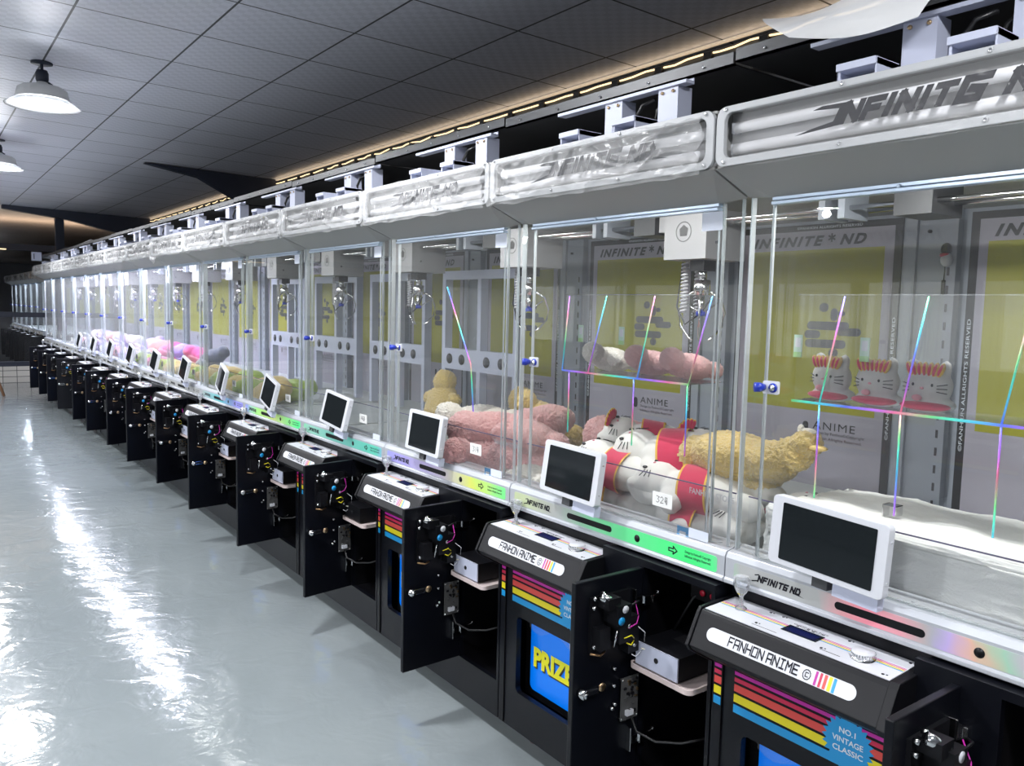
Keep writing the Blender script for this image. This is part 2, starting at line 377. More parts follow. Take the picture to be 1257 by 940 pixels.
# ------------------------------------------------------------------ machine part meshes
def m_cabinet():
    b = B([black, blackin, c_mag, c_crim, c_red, c_yel, c_blu])
    b.box(1.66, 1.68, .003, .05, -1.475, -.76); b.box(1.66, 1.68, .05, .52, -1.02, -.76); b.box(1.722, 1.735, .003, .54, -.78, -.705); b.box(1.68, 1.735, .003, .52, -.775, -.76); b.box(1.66, 1.68, .05, .52, -1.475, -1.40)
    b.ring(rect_like(.05, .52, -1.40, -1.02), rr(.10, .47, -1.335, -1.062, .02), FX, 1.66, 1.68)
    b.box(1.66, 1.68, .52, .69, -1.475, -.705)
    b.box(1.66, 1.68, .69, .935, -.725, -.705); b.box(1.66, 1.68, .69, .935, -1.475, -1.34); b.box(1.66, 1.68, .935, .947, -1.475, -.705)
    b.box(1.68, 2.88, .003, .02, -1.475, -.76); b.box(1.735, 2.88, .003, .02, -.76, -.705); b.box(1.68, 2.88, .93, .947, -1.475, -.705)
    b.box(2.86, 2.9, .003, .947, -1.475, -.705); b.box(1.68, 2.88, .02, .93, -1.475, -1.45); b.box(1.735, 2.88, .02, .93, -.72, -.705); b.box(1.68, 1.735, .54, .93, -.72, -.705)
    b.box(1.68, 2.2, .672, .69, -1.45, -.72, 1); b.box(2.2, 2.22, .69, .93, -1.45, -.72, 1); b.box(1.68, 2.2, .69, .93, -1.36, -1.342, 1)
    b.box(1.655, 1.6605, .0345, .0375, -1.47, -.90, 1)                     # joint line
    for s0, s1 in ((.008, .031), (.072, .62)):
        zz = -.906
        for i, h in enumerate((.009, .011, .019, .021, .021)):
            b.box(1.6592, 1.661, s0, s1, zz - h, zz, 2 + i); zz -= h + .0068
    for i, h in enumerate((.006, .008, .013, .015, .014)):                  # stripes repeat low on the narrow strip
        pass
    return b.mesh('cabinet')
def m_window():
    b = B([prize_blue, blackin])
    b.box(1.72, 1.725, .08, .49, -1.36, -1.04, 1)
    b.prism(rr(.122, .455, -1.325, -1.075, .02), FX, 1.708, 1.72)
    return b.mesh('prize_window')
def m_prize_text():
    b = B([pblack, mat('prize_yellow', (.75, .72, .01), .4), mat('prize_outline', (.45, .55, .7), .4)])
    f = lambda X: (lambda a, z, e: (X, a, z - (a - .3) * .0))
    put_font(b, 'PRIZE', f(1.7065), .147, .357, -1.243, -1.172, 0, bold=.05)
    put_font(b, 'PRIZE', f(1.7055), .142, .352, -1.237, -1.166, 1, bold=.05)
    b.prism([(.325, -1.09), (.41, -1.09), (.385, -1.245), (.345, -1.245)], FX, 1.7078, 1.7076, 2)
    b.prism([(.33, -1.095), (.405, -1.095), (.382, -1.24), (.348, -1.24)], FX, 1.7074, 1.7072, 0)
    b.disc((1.7075, .365, -1.285), (-1, 0, 0), .034, .0004, 28, 2); b.disc((1.7071, .365, -1.285), (-1, 0, 0), .031, .0004, 28, 0)
    return b.mesh('lettering')
def m_plastic_wrap():
    b = B(film_clear)
    n = 14; vs = []; fs = []
    for i in range(n + 1):
        for j in range(5):
            vs.append((1.702 + .003 * noise.noise(Vector((i * .7, j * .9, 1))), .12 + .33 * i / n, -1.075 - .026 * j / 4 * (1 + .6 * math.sin(i * .8))))
    for i in range(n):
        for j in range(4): fs.append((i * 5 + j, i * 5 + j + 1, i * 5 + j + 6, i * 5 + j + 5))
    b.add(vs, fs, 0, True); return b.mesh('wrap')
def m_burst():
    b = B([c_blu, txt_white, c_mag])
    pts = []
    for i in range(48):
        a = 2 * PI * i / 48; r = .052 if i % 2 else .064
        pts.append((.385 + r * math.cos(a), -.955 + r * math.sin(a) * 1.0))
    b.prism(pts, FX, 1.6585, 1.659)
    for t, s0, s1, z in (('NO.1', .364, .404, -.936), ('VINTAGE', .348, .423, -.958), ('CLASSIC', .350, .424, -.980)):
        put_font(b, t, on_x(1.6578), s0, s1, z, z + .0135, 1, bold=.02)
    put_font(b, 'TOY', on_x(1.6576), .42, .56, -1.035, -.99, 1, bold=.09)
    put_font(b, 'TOY', on_x(1.657), .424, .556, -1.031, -.994, 2, bold=.05)
    return b.mesh('badge')
CP = [(1.72, -.741), (1.592, -.747), (1.586, -.756), (1.548, -.832), (1.558, -.845), (1.640, -.893), (1.72, -.893)]
def cons_face(e0=0.):
    a, c = Vector((1.586, -.756)), Vector((1.548, -.832)); n = Vector((-.894, .447)) 
    return lambda s, t, e: ((a + (c - a) * t).x + n.x * (e0 + e), s, (a + (c - a) * t).y + n.y * (e0 + e))
def m_console():
    b = B([plastic])
    b.prism(CP, FS, .013, .507)
    cp = [(1.722, -.736), (1.592, -.742), (1.583, -.754), (1.543, -.832), (1.556, -.849), (1.640, -.898), (1.722, -.898)]
    b.prism(cp, FS, .002, .0125); b.prism(cp, FS, .5075, .528)
    return b.mesh('console', .002)
def TZ(x): return -.7464 + (x - 1.598) * .0469
def m_top_plate():
    b = B([white, c_mag, c_red, c_yel, c_blu, screen, logo_m, mat('display_blue', (.005, .008, .06), .2)])
    def q(x0, x1, s0, s1, e, m=0):
        b.add([(x0, s0, TZ(x0) + e), (x1, s0, TZ(x1) + e), (x1, s1, TZ(x1) + e), (x0, s1, TZ(x0) + e)], [(0, 1, 2, 3)], m)
    b.add([(x, t, TZ(x) + e) for e in (0, .0018) for x, t in ((1.598, .018), (1.718, .018), (1.718, .502), (1.598, .502))], [(0, 1, 2, 3), (4, 5, 6, 7), (0, 1, 5, 4), (1, 2, 6, 5), (2, 3, 7, 6), (3, 0, 4, 7)])
    for i, (m, w) in enumerate(((1, .0030), (2, .0030), (3, .0045), (4, .0035))):
        x = 1.672 - i * .0052
        q(x - w, x, .019, .50, .0019, m)
    q(1.636, 1.676, .212, .306, .0024, 5); q(1.642, 1.670, .22, .298, .0027, 7)
    for t, x, s0, s1 in (('INFINITE ND', 1.690, .215, .305), ('MADE IN ACRYLIC ROOM', 1.684, .225, .30)):
        put_font(b, 'INFINITE ND' if 'IN' in t[:3] else 'ND', lambda a, y, e: (y, a, TZ(y) + .002), s0, s1, x - .004, x + .002, 6, bold=.01)
    for t, x in ((.14, 1.70), (.175, 1.702), (.155, 1.622), (.33, 1.622), (.48, 1.612), (.35, 1.703), (.49, 1.705)):
        b.disc((x, t, TZ(x) + .0015), (0, 0, 1), .0035, .0012, 8, 6); b.disc((x + .002, t + .008, TZ(x) + .0015), (0, 0, 1), .0022, .0012, 6, 6)
    q(1.610, 1.612, .15, .22, .002, 6); q(1.614, 1.6165, .33, .38, .002, 6)
    return b.mesh('control_panel')
def m_pill():
    b = B([white, c_mag, c_crim, c_red, c_yel, c_blu])
    f = cons_face(); r = .21
    P = []
    for i in range(25):
        a = PI / 2 + PI * i / 24; P.append((.052 + .0175 + .0175 * math.cos(a), .46 - .2 * math.sin(a)))
    for i in range(25):
        a = -PI / 2 + PI * i / 24; P.append((.449 - .0175 + .0175 * math.cos(a), .46 - .2 * math.sin(a)))
    b.prism(P, lambda a, t, d: f(a, t, d), -.001, .0012)
    for i, (m, w) in enumerate(((1, .006), (2, .006), (3, .007), (4, .008), (5, .007))):
        s = .352 + i * .0108
        b.add([f(s, .28, .0016), f(s + w, .28, .0016), f(s + w + .0, .645, .0016), f(s + .0, .645, .0016)], [(0, 1, 2, 3)], m)
    return b.mesh('label_strip')
def m_pill_text():
    b = B([logo_m]); f = cons_face(.0017)
    put_strokes(b, 'FANHON ANiME', lambda a, t, e: f(a, t, e), .118, .312, .61, .30, 0, gap=.32, lw=.19, cw=.85)
    put_strokes(b, 'C', lambda a, t, e: f(a, t, e), .322, .343, .61, .32, 0, lw=.1)
    return b.mesh('lettering')
def m_joystick():
    b = B([crystal, chrome]); c = (1.662, .078, -.010)
    P = [(.015, -.734), (.0155, -.729), (.012, -.726), (.0065, -.722), (.0055, -.70), (.008, -.694), (.013, -.688), (.0165, -.682), (.0205, -.673), (.022, -.664), (.0205, -.656), (.0215, -.651), (.016, -.646), (0, -.644)]
    b.lathe([(r, z - .010) for r, z in P], (c[0], c[1], 0), 9)
    b.tube([(c[0], c[1], -.745), (c[0], c[1], -.70)], .003, 8, 1)
    me = b.mesh('joystick')
    for p in me.polygons: p.use_smooth = False
    return me
def m_button():
    b = B([chrome, white]); c = (1.648, .415, 0); o = -.0095
    b.lathe([(.0275, -.736 + o), (.0275, -.729 + o), (.0255, -.727 + o)], c, 28, 0)
    n = 28
    for i in range(n):
        a = 2 * PI * i / n; b.box(c[0] + .0245 * math.cos(a) - .0014, c[0] + .0245 * math.cos(a) + .0014, c[1] + .0245 * math.sin(a) - .0014, c[1] + .0245 * math.sin(a) + .0014, -.73 + o, -.7185 + o, 0)
    b.lathe([(.0235, -.73 + o), (.0245, -.718 + o), (.0225, -.7155 + o), (0, -.715 + o)], c, 28, 1)
    return b.mesh('push_button')
# ---- door (origin at hinge)
DO = (1.66, .69, -CZ)
def DB(mats): return B(mats, org=DO)
def m_door():
    b = DB([black]); b.box(1.405, 1.66, .672, .69, -1.338, -.728); return b.mesh('door', .0025)
def m_acceptor():
    b = DB([plastic, chrome, white, c_blu, c_mag, c_yel, mat('copper', (.5, .3, .15), .3, 1.)])
    b.box(1.455, 1.60, .69, .70, -.93, -.775)
    b.box(1.475, 1.52, .70, .745, -.80, -.77); b.box(1.50, 1.55, .70, .757, -.845, -.79); b.box(1.515, 1.585, .70, .75, -.90, -.83)
    b.box(1.56, 1.60, .70, .74, -.94, -.86); b.box(1.462, 1.50, .70, .73, -.915, -.855)
    b.tube([(1.47, .72, -.765), (1.515, .735, -.792)], .012, 12, 1)
    b.disc((1.527, .757, -.802), (0, 1, 0), .011, .0015, 18, 2); b.disc((1.513, .7575, -.832), (0, 1, 0), .0115, .0015, 18, 3)
    for x, z in ((1.46, -.775), (1.49, -.765), (1.458, -.80), (1.59, -.93), (1.462, -.91)): b.disc((x, .70, z), (0, 1, 0), .0055, .012, 10, 1)
    b.disc((1.575, .74, -.915), (0, 1, 0), .005, .01, 10, 1); b.disc((1.55, .75, -.855), (0, 1, 0), .007, .004, 10, 1)
    b.tube([(1.50, .745, -.905), (1.505, .75, -.86)], .003, 6, 1)
    b.tube([(1.545, .752, -.86), (1.57, .758, -.85), (1.585, .75, -.835), (1.59, .73, -.80)], .0018, 6, 4)
    b.tube([(1.53, .752, -.885), (1.55, .76, -.878), (1.565, .755, -.89)], .0018, 6, 5); b.tube([(1.54, .752, -.9), (1.55, .76, -.905), (1.57, .75, -.9)], .0018, 6, 5)
    b.tube([(1.545, .75, -.80), (1.575, .755, -.79), (1.60, .735, -.80), (1.61, .71, -.82)], .003, 6, 0)
    b.tube([(1.595, .74, -.87), (1.618, .745, -.89), (1.615, .745, -.935), (1.59, .74, -.955), (1.575, .74, -.945)], .0016, 6, 2)
    b.tube([(1.455, .70, -.93), (1.48, .715, -.935), (1.50, .71, -.93)], .0035, 6, 6)
    return b.mesh('coin_acceptor')
def m_doorlock():
    b = DB([chrome, plastic, blue_k]); b.disc((1.43, .69, -1.036), (0, 1, 0), .013, .022, 16); b.box(1.43, 1.485, .703, .708, -1.046, -1.026); b.disc((1.43, .712, -1.036), (0, 1, 0), .008, .008, 6, 0)
    b.box(1.445, 1.48, .708, .712, -1.042, -1.03, 1)
    return b.mesh('lock')
def m_rivet():
    b = DB([brass]); b.disc((1.512, .69, -1.042), (0, 1, 0), .0125, .003, 18); return b.mesh('cap')
def m_pcb():
    b = DB([pcbm, chrome, white, plastic, brass])
    b.box(1.575, 1.64, .702, .706, -1.155, -1.03, 0)
    random.seed(3)
    for i in range(22):
        x = random.uniform(1.58, 1.632); z = random.uniform(-1.148, -1.04); w = random.uniform(.003, .01)
        b.box(x, x + w, .706, .709 + random.random() * .004, z, z + random.uniform(.002, .009), random.choice([0, 1, 3, 3, 4]))
    b.box(1.59, 1.615, .706, .716, -1.14, -1.125, 2)
    for x, z in ((1.55, -.995), (1.55, -1.045), (1.555, -1.10), (1.545, -1.11)): b.disc((x, .69, z), (0, 1, 0), .0045, .014, 8, 1)
    for x in (1.578, 1.637):
        for z in (-1.15, -1.035): b.disc((x, .69, z), (0, 1, 0), .003, .018, 8, 1)
    return b.mesh('circuit_board')
def m_hinge(z):
    b = DB([chrome]); b.box(1.612, 1.616, .69, .71, z - .035, z + .035); b.box(1.616, 1.65, .694, .71, z - .012, z + .012); b.box(1.645, 1.68, .70, .715, z - .016, z + .010)
    for dz in (-.028, .028): b.disc((1.618, .69, z + dz), (0, 1, 0), .005, .012, 8)
    b.disc((1.7, .705, z + .014), (0, 1, 0), .004, .012, 8); b.tube([(1.66, .708, z), (1.70, .712, z + .008)], .005, 8)
    return b.mesh('hinge', .001)
CBL = [([(1.61, .715, -1.15), (1.615, .73, -1.185), (1.64, .78, -1.20), (1.68, .84, -1.19), (1.72, .90, -1.16)], .004, 0),
    ([(1.60, .75, -.93), (1.64, .77, -.945), (1.70, .80, -.93), (1.80, .83, -.95)], .0025, 1),
    ([(1.78, .86, -.74), (1.75, .80, -.80), (1.74, .76, -.88), (1.76, .72, -.93)], .004, 0),
    ([(1.80, .50, .49), (1.785, .475, .53), (1.785, .465, .58), (1.79, .49, .615), (1.80, .53, .625)], .006, 0), ([(1.80, .55, .49), (1.79, .54, .54), (1.79, .55, .59), (1.80, .58, .62)], .005, 0)]
def m_cable(k):
    b = B([mat('cable_black', (.008, .008, .009), .4), mat('cable_white', (.5, .48, .4), .4)]); b.tube(CBL[k][0], CBL[k][1], 8, CBL[k][2]); return b.mesh('cable')
def m_redbtn():
    b = B([red_b, blackin]); b.box(1.75, 1.76, .79, .93, -.80, -.75, 1)
    for s in (.835, .87): b.disc((1.75, s, -.776), (-1, 0, 0), .0085, .006, 16)
    return b.mesh('button')
def m_tray():
    b = B([tray_m, wood]); b.prism(rr(1.598, 1.86, .703, .928, .02), FZ, -.998, -.990); b.ring(rr(1.598, 1.86, .703, .928, .02), rr(1.603, 1.855, .708, .923, .016), FZ, -.990, -.984)
    return b.mesh('shelf_tray')
# ---- sill
def m_sill():
    b = B([silver]); b.prism([(1.69, -.632), (1.697, -.618), (1.76, -.606), (1.76, -.70), (1.69, -.70), (1.684, -.697), (1.684, -.688), (1.69, -.685)], FS, .002, .948)
    for s in (.06, .475, .9): b.disc((1.73, s, -.614), (0, 0, 1), .006, .0035, 12)
    return b.mesh('sill', .0012)
def m_foil():
    b = B([foil_m, plastic]); b.prism(rr(.03, .925, -.682, -.639, .008), FX, 1.6893, 1.6905)
    b.prism(rr(.316, .524, -.670, -.652, .0089), FX, 1.6882, 1.690, 1)
    b.disc((1.690, .632, -.661), (-1, 0, 0), .0105, .0018, 20, 1)
    return b.mesh('foil_strip')
def m_silltext():
    b = B([logo_m]); f = on_x(1.6888)
    put_strokes(b, 'J', f, .086, .108, -.672, -.648, lw=.16)
    put_strokes(b, 'NFINITG ND', f, .102, .228, -.670, -.650, gap=.42, lw=.36, shear=.35, cw=.8)
    b.add([f(.205, -.669, 0), f(.238, -.672, 0), f(.215, -.6665, 0)], [(0, 1, 2)])
    put_strokes(b, '>', f, .754, .789, -.673, -.647, lw=.13)
    for t, z, s1 in (('Design by Fanhon© Copyright', -.658, .905), ('Infinition Allrights Reserved.', -.670, .905)):
        put_font(b, t, f, .815, s1, z, z + .009, bold=.015)
    return b.mesh('lettering')
# ---- glass
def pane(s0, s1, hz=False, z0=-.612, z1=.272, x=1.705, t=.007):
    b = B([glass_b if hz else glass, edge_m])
    b.add([(x, s0, z0), (x, s1, z0), (x, s1, z1), (x, s0, z1)], [(0, 1, 2, 3)], 0)
    for s in (s0, s1 - .002): b.box(x, x + t, s, s + .002, z0, z1, 1)
    b.box(x, x + t, s0, s1, z1 - .002, z1, 1); b.box(x, x + t, s0, s1, z0, z0 + .002, 1)
    return b.mesh('front_glass')
def m_corner(s0, s1):
    b = B([glass, edge_m]); x = 1.712; z0, z1 = -.612, .29
    b.add([(x, s0, z0), (x, s1, z0), (x, s1, z1), (x, s0, z1)], [(0, 1, 2, 3)], 0)
    for s in (s0, s1 - .004): b.box(x, x + .01, s, s + .004, z0, z1, 1)
    return b.mesh('corner_glass')
def m_side(s):
    b = B([glass, edge_m]); b.add([(1.722, s, -.612), (2.86, s, -.612), (2.86, s, .33), (1.722, s, .33)], [(0, 1, 2, 3)], 0)
    b.box(1.722, 1.73, s - .003, s + .003, -.612, .33, 1)
    return b.mesh('side_glass')
def m_railtop():
    b = B([mat('pale_blue_extrusion', (.55, .66, .8), .25, .3)]); b.box(1.694, 1.716, .083, .87, .266, .274); b.box(1.698, 1.716, .083, .87, .276, .287)
    b.disc((1.696, .40, .277), (-1, 0, 0), .005, .003, 12)
    return b.mesh('glass_rail', .0015)
def m_glock():
    b = B([white, blue_k, chrome]); b.prism(rr(.083, .128, -.195, -.163, .004), FX, 1.698, 1.7045)
    b.lathe([(0, 0)], (0, 0, 0), 3) if False else None
    b.disc((1.698, .114, -.179), (-1, 0, 0), .0115, .004, 20, 1); b.disc((1.694, .114, -.179), (-1, 0, 0), .008, .004, 20, 2); b.disc((1.690, .114, -.179), (-1, 0, 0), .004, .003, 12, 2)
    b.tube([(1.696, .088, -.179), (1.682, .086, -.179), (1.672, .078, -.179)], [.008, .012, .012], 14, 1)
    return b.mesh('lock')
def m_stick(s0, s1, z0, z1):
    b = B([mat('white_sticker', (.66, .7, .8), .45)]); b.prism(rr(s0, s1, z0, z1, .003, 3), FX, 1.7035, 1.7045); return b.mesh('sticker')
def m_bluetag():
    b = B([mat('blue_tag', (.12, .35, .62), .5), white]); b.box(1.706, 1.7075, .768, .812, -.64, -.592); b.box(1.7052, 1.706, .778, .80, -.63, -.605, 1); return b.mesh('tag')
def m_card(txt):
    b = B([mat('paper_card', (.8, .8, .78), .6), logo_m]); b.prism(rr(.673, .748, -.553, -.512, .002, 2), FX, 1.7032, 1.7044)
    put_strokes(b, txt, on_x(1.7028), .688, .732, -.543, -.522, 1, lw=.09, gap=.4)
    return b.mesh('number_card')
def m_guard():
    b = B([acry, mat('violet_edge', (.18, .16, .28), .2)]); b.add([(1.75, .02, -.612), (1.75, .93, -.612), (1.75, .93, -.475), (1.75, .02, -.475)], [(0, 1, 2, 3)]); b.box(1.748, 1.752, .02, .93, -.477, -.474, 1)
    return b.mesh('inner_guard')
def m_guardtext():
    b = B([white]); put_font(b, 'FANHON STORE', on_x(1.7485), .77, .925, -.505, -.488, bold=.02); return b.mesh('lettering')
# ---- header
def m_header():
    b = B([grey, frame_w, back_lb])
    b.box(1.60, 1.95, .004, .012, .352, .487); b.box(1.60, 1.95, .938, .946, .352, .487)
    b.box(1.585, 1.95, .004, .946, .48, .487); b.box(1.585, 1.72, .004, .946, .348, .356); b.box(1.625, 1.632, .012, .938, .356, .48, 2); b.box(1.94, 1.95, .004, .946, .385, .487)
    b.box(1.72, 2.9, .004, .946, .37, .385)
    return b.mesh('header_box')
def m_hframe():
    b = B([frame_w, chrome]); b.ring(rr(.004, .946, .349, .489, .026), rr(.028, .922, .368, .473, .02), FX, 1.575, 1.587)
    for s in (.03, .33, .62, .92):
        for z in (.359, .481): b.disc((1.575, s, z), (-1, 0, 0), .005, .003, 10, 1)
    return b.mesh('frame', .002)
def m_tubes():
    b = B([tube_m, white])
    for z in (.441, .392):
        b.tube([(1.605, .04, z), (1.605, .91, z)], .0125, 14)
        b.box(1.60, 1.63, .03, .04, z - .012, z + .012, 1)
    return b.mesh('light_tube')
def m_hpanel():
    b = B([acry]); b.add([(1.582, .02, .36), (1.582, .93, .36), (1.582, .93, .48), (1.582, .02, .48)], [(0, 1, 2, 3)]); return b.mesh('panel')
def m_hlogo():
    b = B([logo_m]); f = on_x(1.578)
    b.prism([(.22, .391), (.33, .399), (.357, .442), (.285, .444), (.262, .438), (.325, .433), (.312, .408), (.26, .400)], FX, 1.5781, 1.5783)
    put_strokes(b, 'NFINIT', f, .322, .572, .396, .446, lw=.40, gap=.44, shear=.42, cw=.85)
    put_strokes(b, 'G', f, .555, .632, .396, .446, lw=.40, shear=.42)
    put_strokes(b, 'ND', f, .642, .755, .396, .446, lw=.40, gap=.44, shear=.42, cw=.9)
    b.prism([(.74, .397), (.80, .395), (.745, .404)], FX, 1.5781, 1.5783)
    return b.mesh('lettering')
def m_film(v):
    clear = v == 0
    b = B([film_clear if clear else film_crump]); nx, nz = (60, 14) if clear else (150, 36)
    rnd = random.Random(v * 13 + 1); off = Vector((rnd.random() * 40, rnd.random() * 40, rnd.random() * 40))
    vs = []; fs = []
    for i in range(nx + 1):
        for j in range(nz + 1):
            a = i / nx; t = j / nz
            s_0 = (.03 + .065 * t) if clear else (-.004 + .02 * noise.noise(Vector((v, t * 4, 3))))
            s_1 = .935 if clear else (.935 + .03 * noise.noise(Vector((v, t * 4, 9))) - (.02 if v % 2 else 0))
            s = s_0 + (s_1 - s_0) * a
            lo = .343 + (.006 * noise.noise(Vector((s * 9, v, 0))) if clear else .010 * noise.noise(Vector((s * 9, v, 0))) - (.006 + .06 * (v == 5) * max(0, 1 - abs(a - .12) * 9)))
            hi = .487 + (.004 if clear else .009 * noise.noise(Vector((s * 8, v, 5))))
            z = lo + (hi - lo) * t
            p = Vector((s * 6, z * 12, 0)) + off
            if clear: h = .002 + .002 * noise.noise(p)
            else:
                warp = Vector((noise.noise(p * .9), noise.noise(p * .9 + Vector((7, 7, 7))), 0)) * .8
                q = p + warp
                r1 = 1 - abs(noise.noise(q * .8)) * 2.2; r2 = 1 - abs(noise.noise(q * 1.9 + Vector((3, 1, 0)))) * 2.2; r3 = 1 - abs(noise.noise(q * 4.2)) * 2
                h = .004 + 1.5 * (.010 * max(r1, 0) ** 4 + .006 * max(r2, 0) ** 4 + .002 * max(r3, 0) ** 2)
            e = min(1, min(t, 1 - t) * 6)
            vs.append((1.5715 - h * (.35 + .65 * e) + (.012 * (1 - e) if t > .5 else 0) - (.0), s, z))
    n1 = nz + 1
    for i in range(nx):
        for j in range(nz): fs.append((i * n1 + j, i * n1 + j + 1, (i + 1) * n1 + j + 1, (i + 1) * n1 + j))
    b.add(vs, fs, 0, True); return b.mesh('film')
def m_soffit():
    b = B([grey])
    A, Bq, C, D, E_, F_ = (1.577, .004, .347), (1.577, .946, .347), (1.698, .868, .284), (1.698, .082, .284), (1.715, .004, .292), (1.715, .946, .292)
    G, H = (1.73, .004, .347), (1.73, .946, .347)
    C2, D2 = (1.722, .868, .284), (1.722, .082, .284)
    b.add([A, Bq, C, D, E_, F_, G, H, C2, D2], [(0, 1, 2, 3), (0, 3, 4), (1, 5, 2), (0, 4, 6), (1, 7, 5), (3, 2, 8, 9), (3, 9, 4), (2, 5, 8)])
    return b.mesh('soffit')
def m_mount():
    b = B([whitemetal, chrome])
    b.box(1.765, 1.80, .12, .68, .640, .650); b.box(1.797, 1.80, .12, .68, .640, .6585)
    return b.mesh('hanging_bar', .001)
def m_post(s):
    b = B([whitemetal, brass]); b.box(1.772, 1.776, s, s + .075, .487, .641); b.box(1.776, 1.83, s, s + .004, .487, .641); b.box(1.776, 1.83, s + .071, s + .075, .487, .641)
    for d in (.016, .058): b.disc((1.772, s + d, .628), (-1, 0, 0), .005, .004, 8, 1)
    return b.mesh('post')
def m_loop(s):
    b = B([whitemetal, brass]); b.box(1.66, 1.664, s, s + .008, .487, .548); b.box(1.66, 1.75, s, s + .004, .487, .548); b.box(1.66, 1.75, s + .088, s + .092, .487, .548)
    b.box(1.655, 1.75, s, s + .092, .533, .549); b.box(1.66, 1.75, s, s + .092, .487, .491); b.box(1.69, 1.70, s + .01, s + .08, .50, .52, 0)
    b.disc((1.70, s + .092, .522), (0, 1, 0), .006, .004, 10, 1)
    return b.mesh('bracket', .001)
# ---- interior
def m_back(v):
    b = B([backp, mat('perforation_dark', (.02, .02, .025), .5), whitemetal])
    b.box(2.88, 2.90, .0, .95, -.70, .38)
    b.box(2.845, 2.88, .76, .80, -.70, .37); b.box(2.845, 2.88, .90, .94, -.70, .37); b.box(2.86, 2.88, .80, .90, -.70, .37)
    for i in range(14): b.box(2.8435, 2.845, .912, .920, -.66 + i * .062, -.632 + i * .062, 1)
    b.box(2.70, 2.88, .0, .95, -.70, -.69, 0)
    b.disc((2.86, .84, .30), (-1, 0, 0), .006, .01, 12, 1)
    if v == 1:   # white door frames inside the empty machines
        for s in (.03, .40, .74): b.box(2.55, 2.60, s, s + .035, -.66, .20, 2)
        b.box(2.55, 2.60, .03, .775, .16, .21, 2); b.box(2.55, 2.60, .03, .775, -.36, -.24, 2)
        for s in (.12, .25, .5, .64): b.disc((2.549, s, -.30), (-1, 0, 0), .03, .003, 16, 1)
    return b.mesh('back_panel')
def m_poster():
    b = B([pblack, lav, yellow_p])
    b.box(2.872, 2.88, .02, .735, -.68, .357)
    b.box(2.871, 2.872, .048, .707, -.68, .332, 1)
    b.box(2.8703, 2.871, .078, .672, -.375, .258, 2)
    return b.mesh('poster')
def m_postext():
    b = B([pblack, txt_white]); f = on_x(2.8700)
    put_font(b, 'INFINITE', f, .095, .425, .272, .312, bold=.045, shear=.35, spacing=1.3); put_strokes(b, '*', f, .44, .473, .284, .318, lw=.26); put_font(b, 'ND', f, .49, .60, .272, .312, bold=.045, shear=.35, spacing=1.3)
    put_font(b, 'ANIME', f, .42, .60, -.445, -.415, spacing=1.15)
    put_font(b, 'Design by Fanhon©Copyright', f, .42, .64, -.468, -.453); put_font(b, 'Infinition Allrights Reserved.', f, .42, .63, -.489, -.474)
    for x0, x1, z0, z1 in ((.37, .55, -.055, -.022), (.36, .43, -.09, -.057), (.365, .54, -.125, -.092), (.50, .60, -.075, -.045), (.42, .46, .015, .05), (.47, .50, -.02, .03), (.50, .53, .0, .02), (.47, .51, -.16, -.125)):
        b.prism(rr(x0, x1, z0, z1, min(x1 - x0, z1 - z0) / 2.02, 5), FX, 2.8695, 2.870)
    b.prism(rr(.375, .40, -.47, -.42, .012, 5), FX, 2.8695, 2.870)
    put_font(b, '©FANHON ALLRIGHTS RESERVED', on_x(2.8715), .30, .58, .339, .349, 1)
    for x in (.0275, .716):
        put_font(b, '©FANHON ALLRIGHTS RESERVED', lambda a, z, e: (2.8715, x + .012 - z, a), -.45, .0, 0, .012, 1)
    return b.mesh('lettering')
def m_cord():
    b = B([pblack, white, sash_m]); b.tube([(2.85, .85, .27), (2.84, .853, .22), (2.84, .85, .13)], [.002, .003, .002], 6)
    b.ell((2.84, .852, .235), (.014, .018, .022)); b.ell((2.84, .855, .20), (.015, .02, .025), 1); b.ell((2.838, .85, .215), (.012, .018, .01), 2); b.tube([(2.84, .85, .13), (2.84, .85, .08)], .007, 8)
    return b.mesh('hanging_charm')
def m_gantry():
    b = B([chrome, darkgrey, backp])
    b.tube([(2.11, .02, .30), (2.11, .93, .30)], .007, 8); b.tube([(2.20, .02, .30), (2.20, .93, .30)], .007, 8)
    b.box(2.08, 2.20, .02, .04, .27, .37, 2); b.box(2.08, 2.20, .91, .93, .27, .37, 2)
    b.box(2.08, 2.24, .18, .28, .265, .35, 1)
    return b.mesh('gantry_rail')
def m_motor():
    b = B([mat('motor_box_grey', (.24, .24, .25), .45), pblack]); b.box(2.06, 2.26, .345, .525, .175, .335); b.box(2.08, 2.24, .30, .345, .27, .335)
    b.ring([(.43 + .034 * math.cos(t * PI / 12), .265 + .034 * math.sin(t * PI / 12)) for t in range(24)], [(.43 + .030 * math.cos(t * PI / 12), .265 + .030 * math.sin(t * PI / 12)) for t in range(24)], FX, 2.0585, 2.06, 1)
    b.prism([(.415, .25), (.445, .25), (.45, .275), (.43, .288), (.412, .275)], FX, 2.0585, 2.06, 1)
    b.disc((2.11, .525, .23), (0, 1, 0), .006, .004, 10, 1)
    return b.mesh('motor_box', .004)
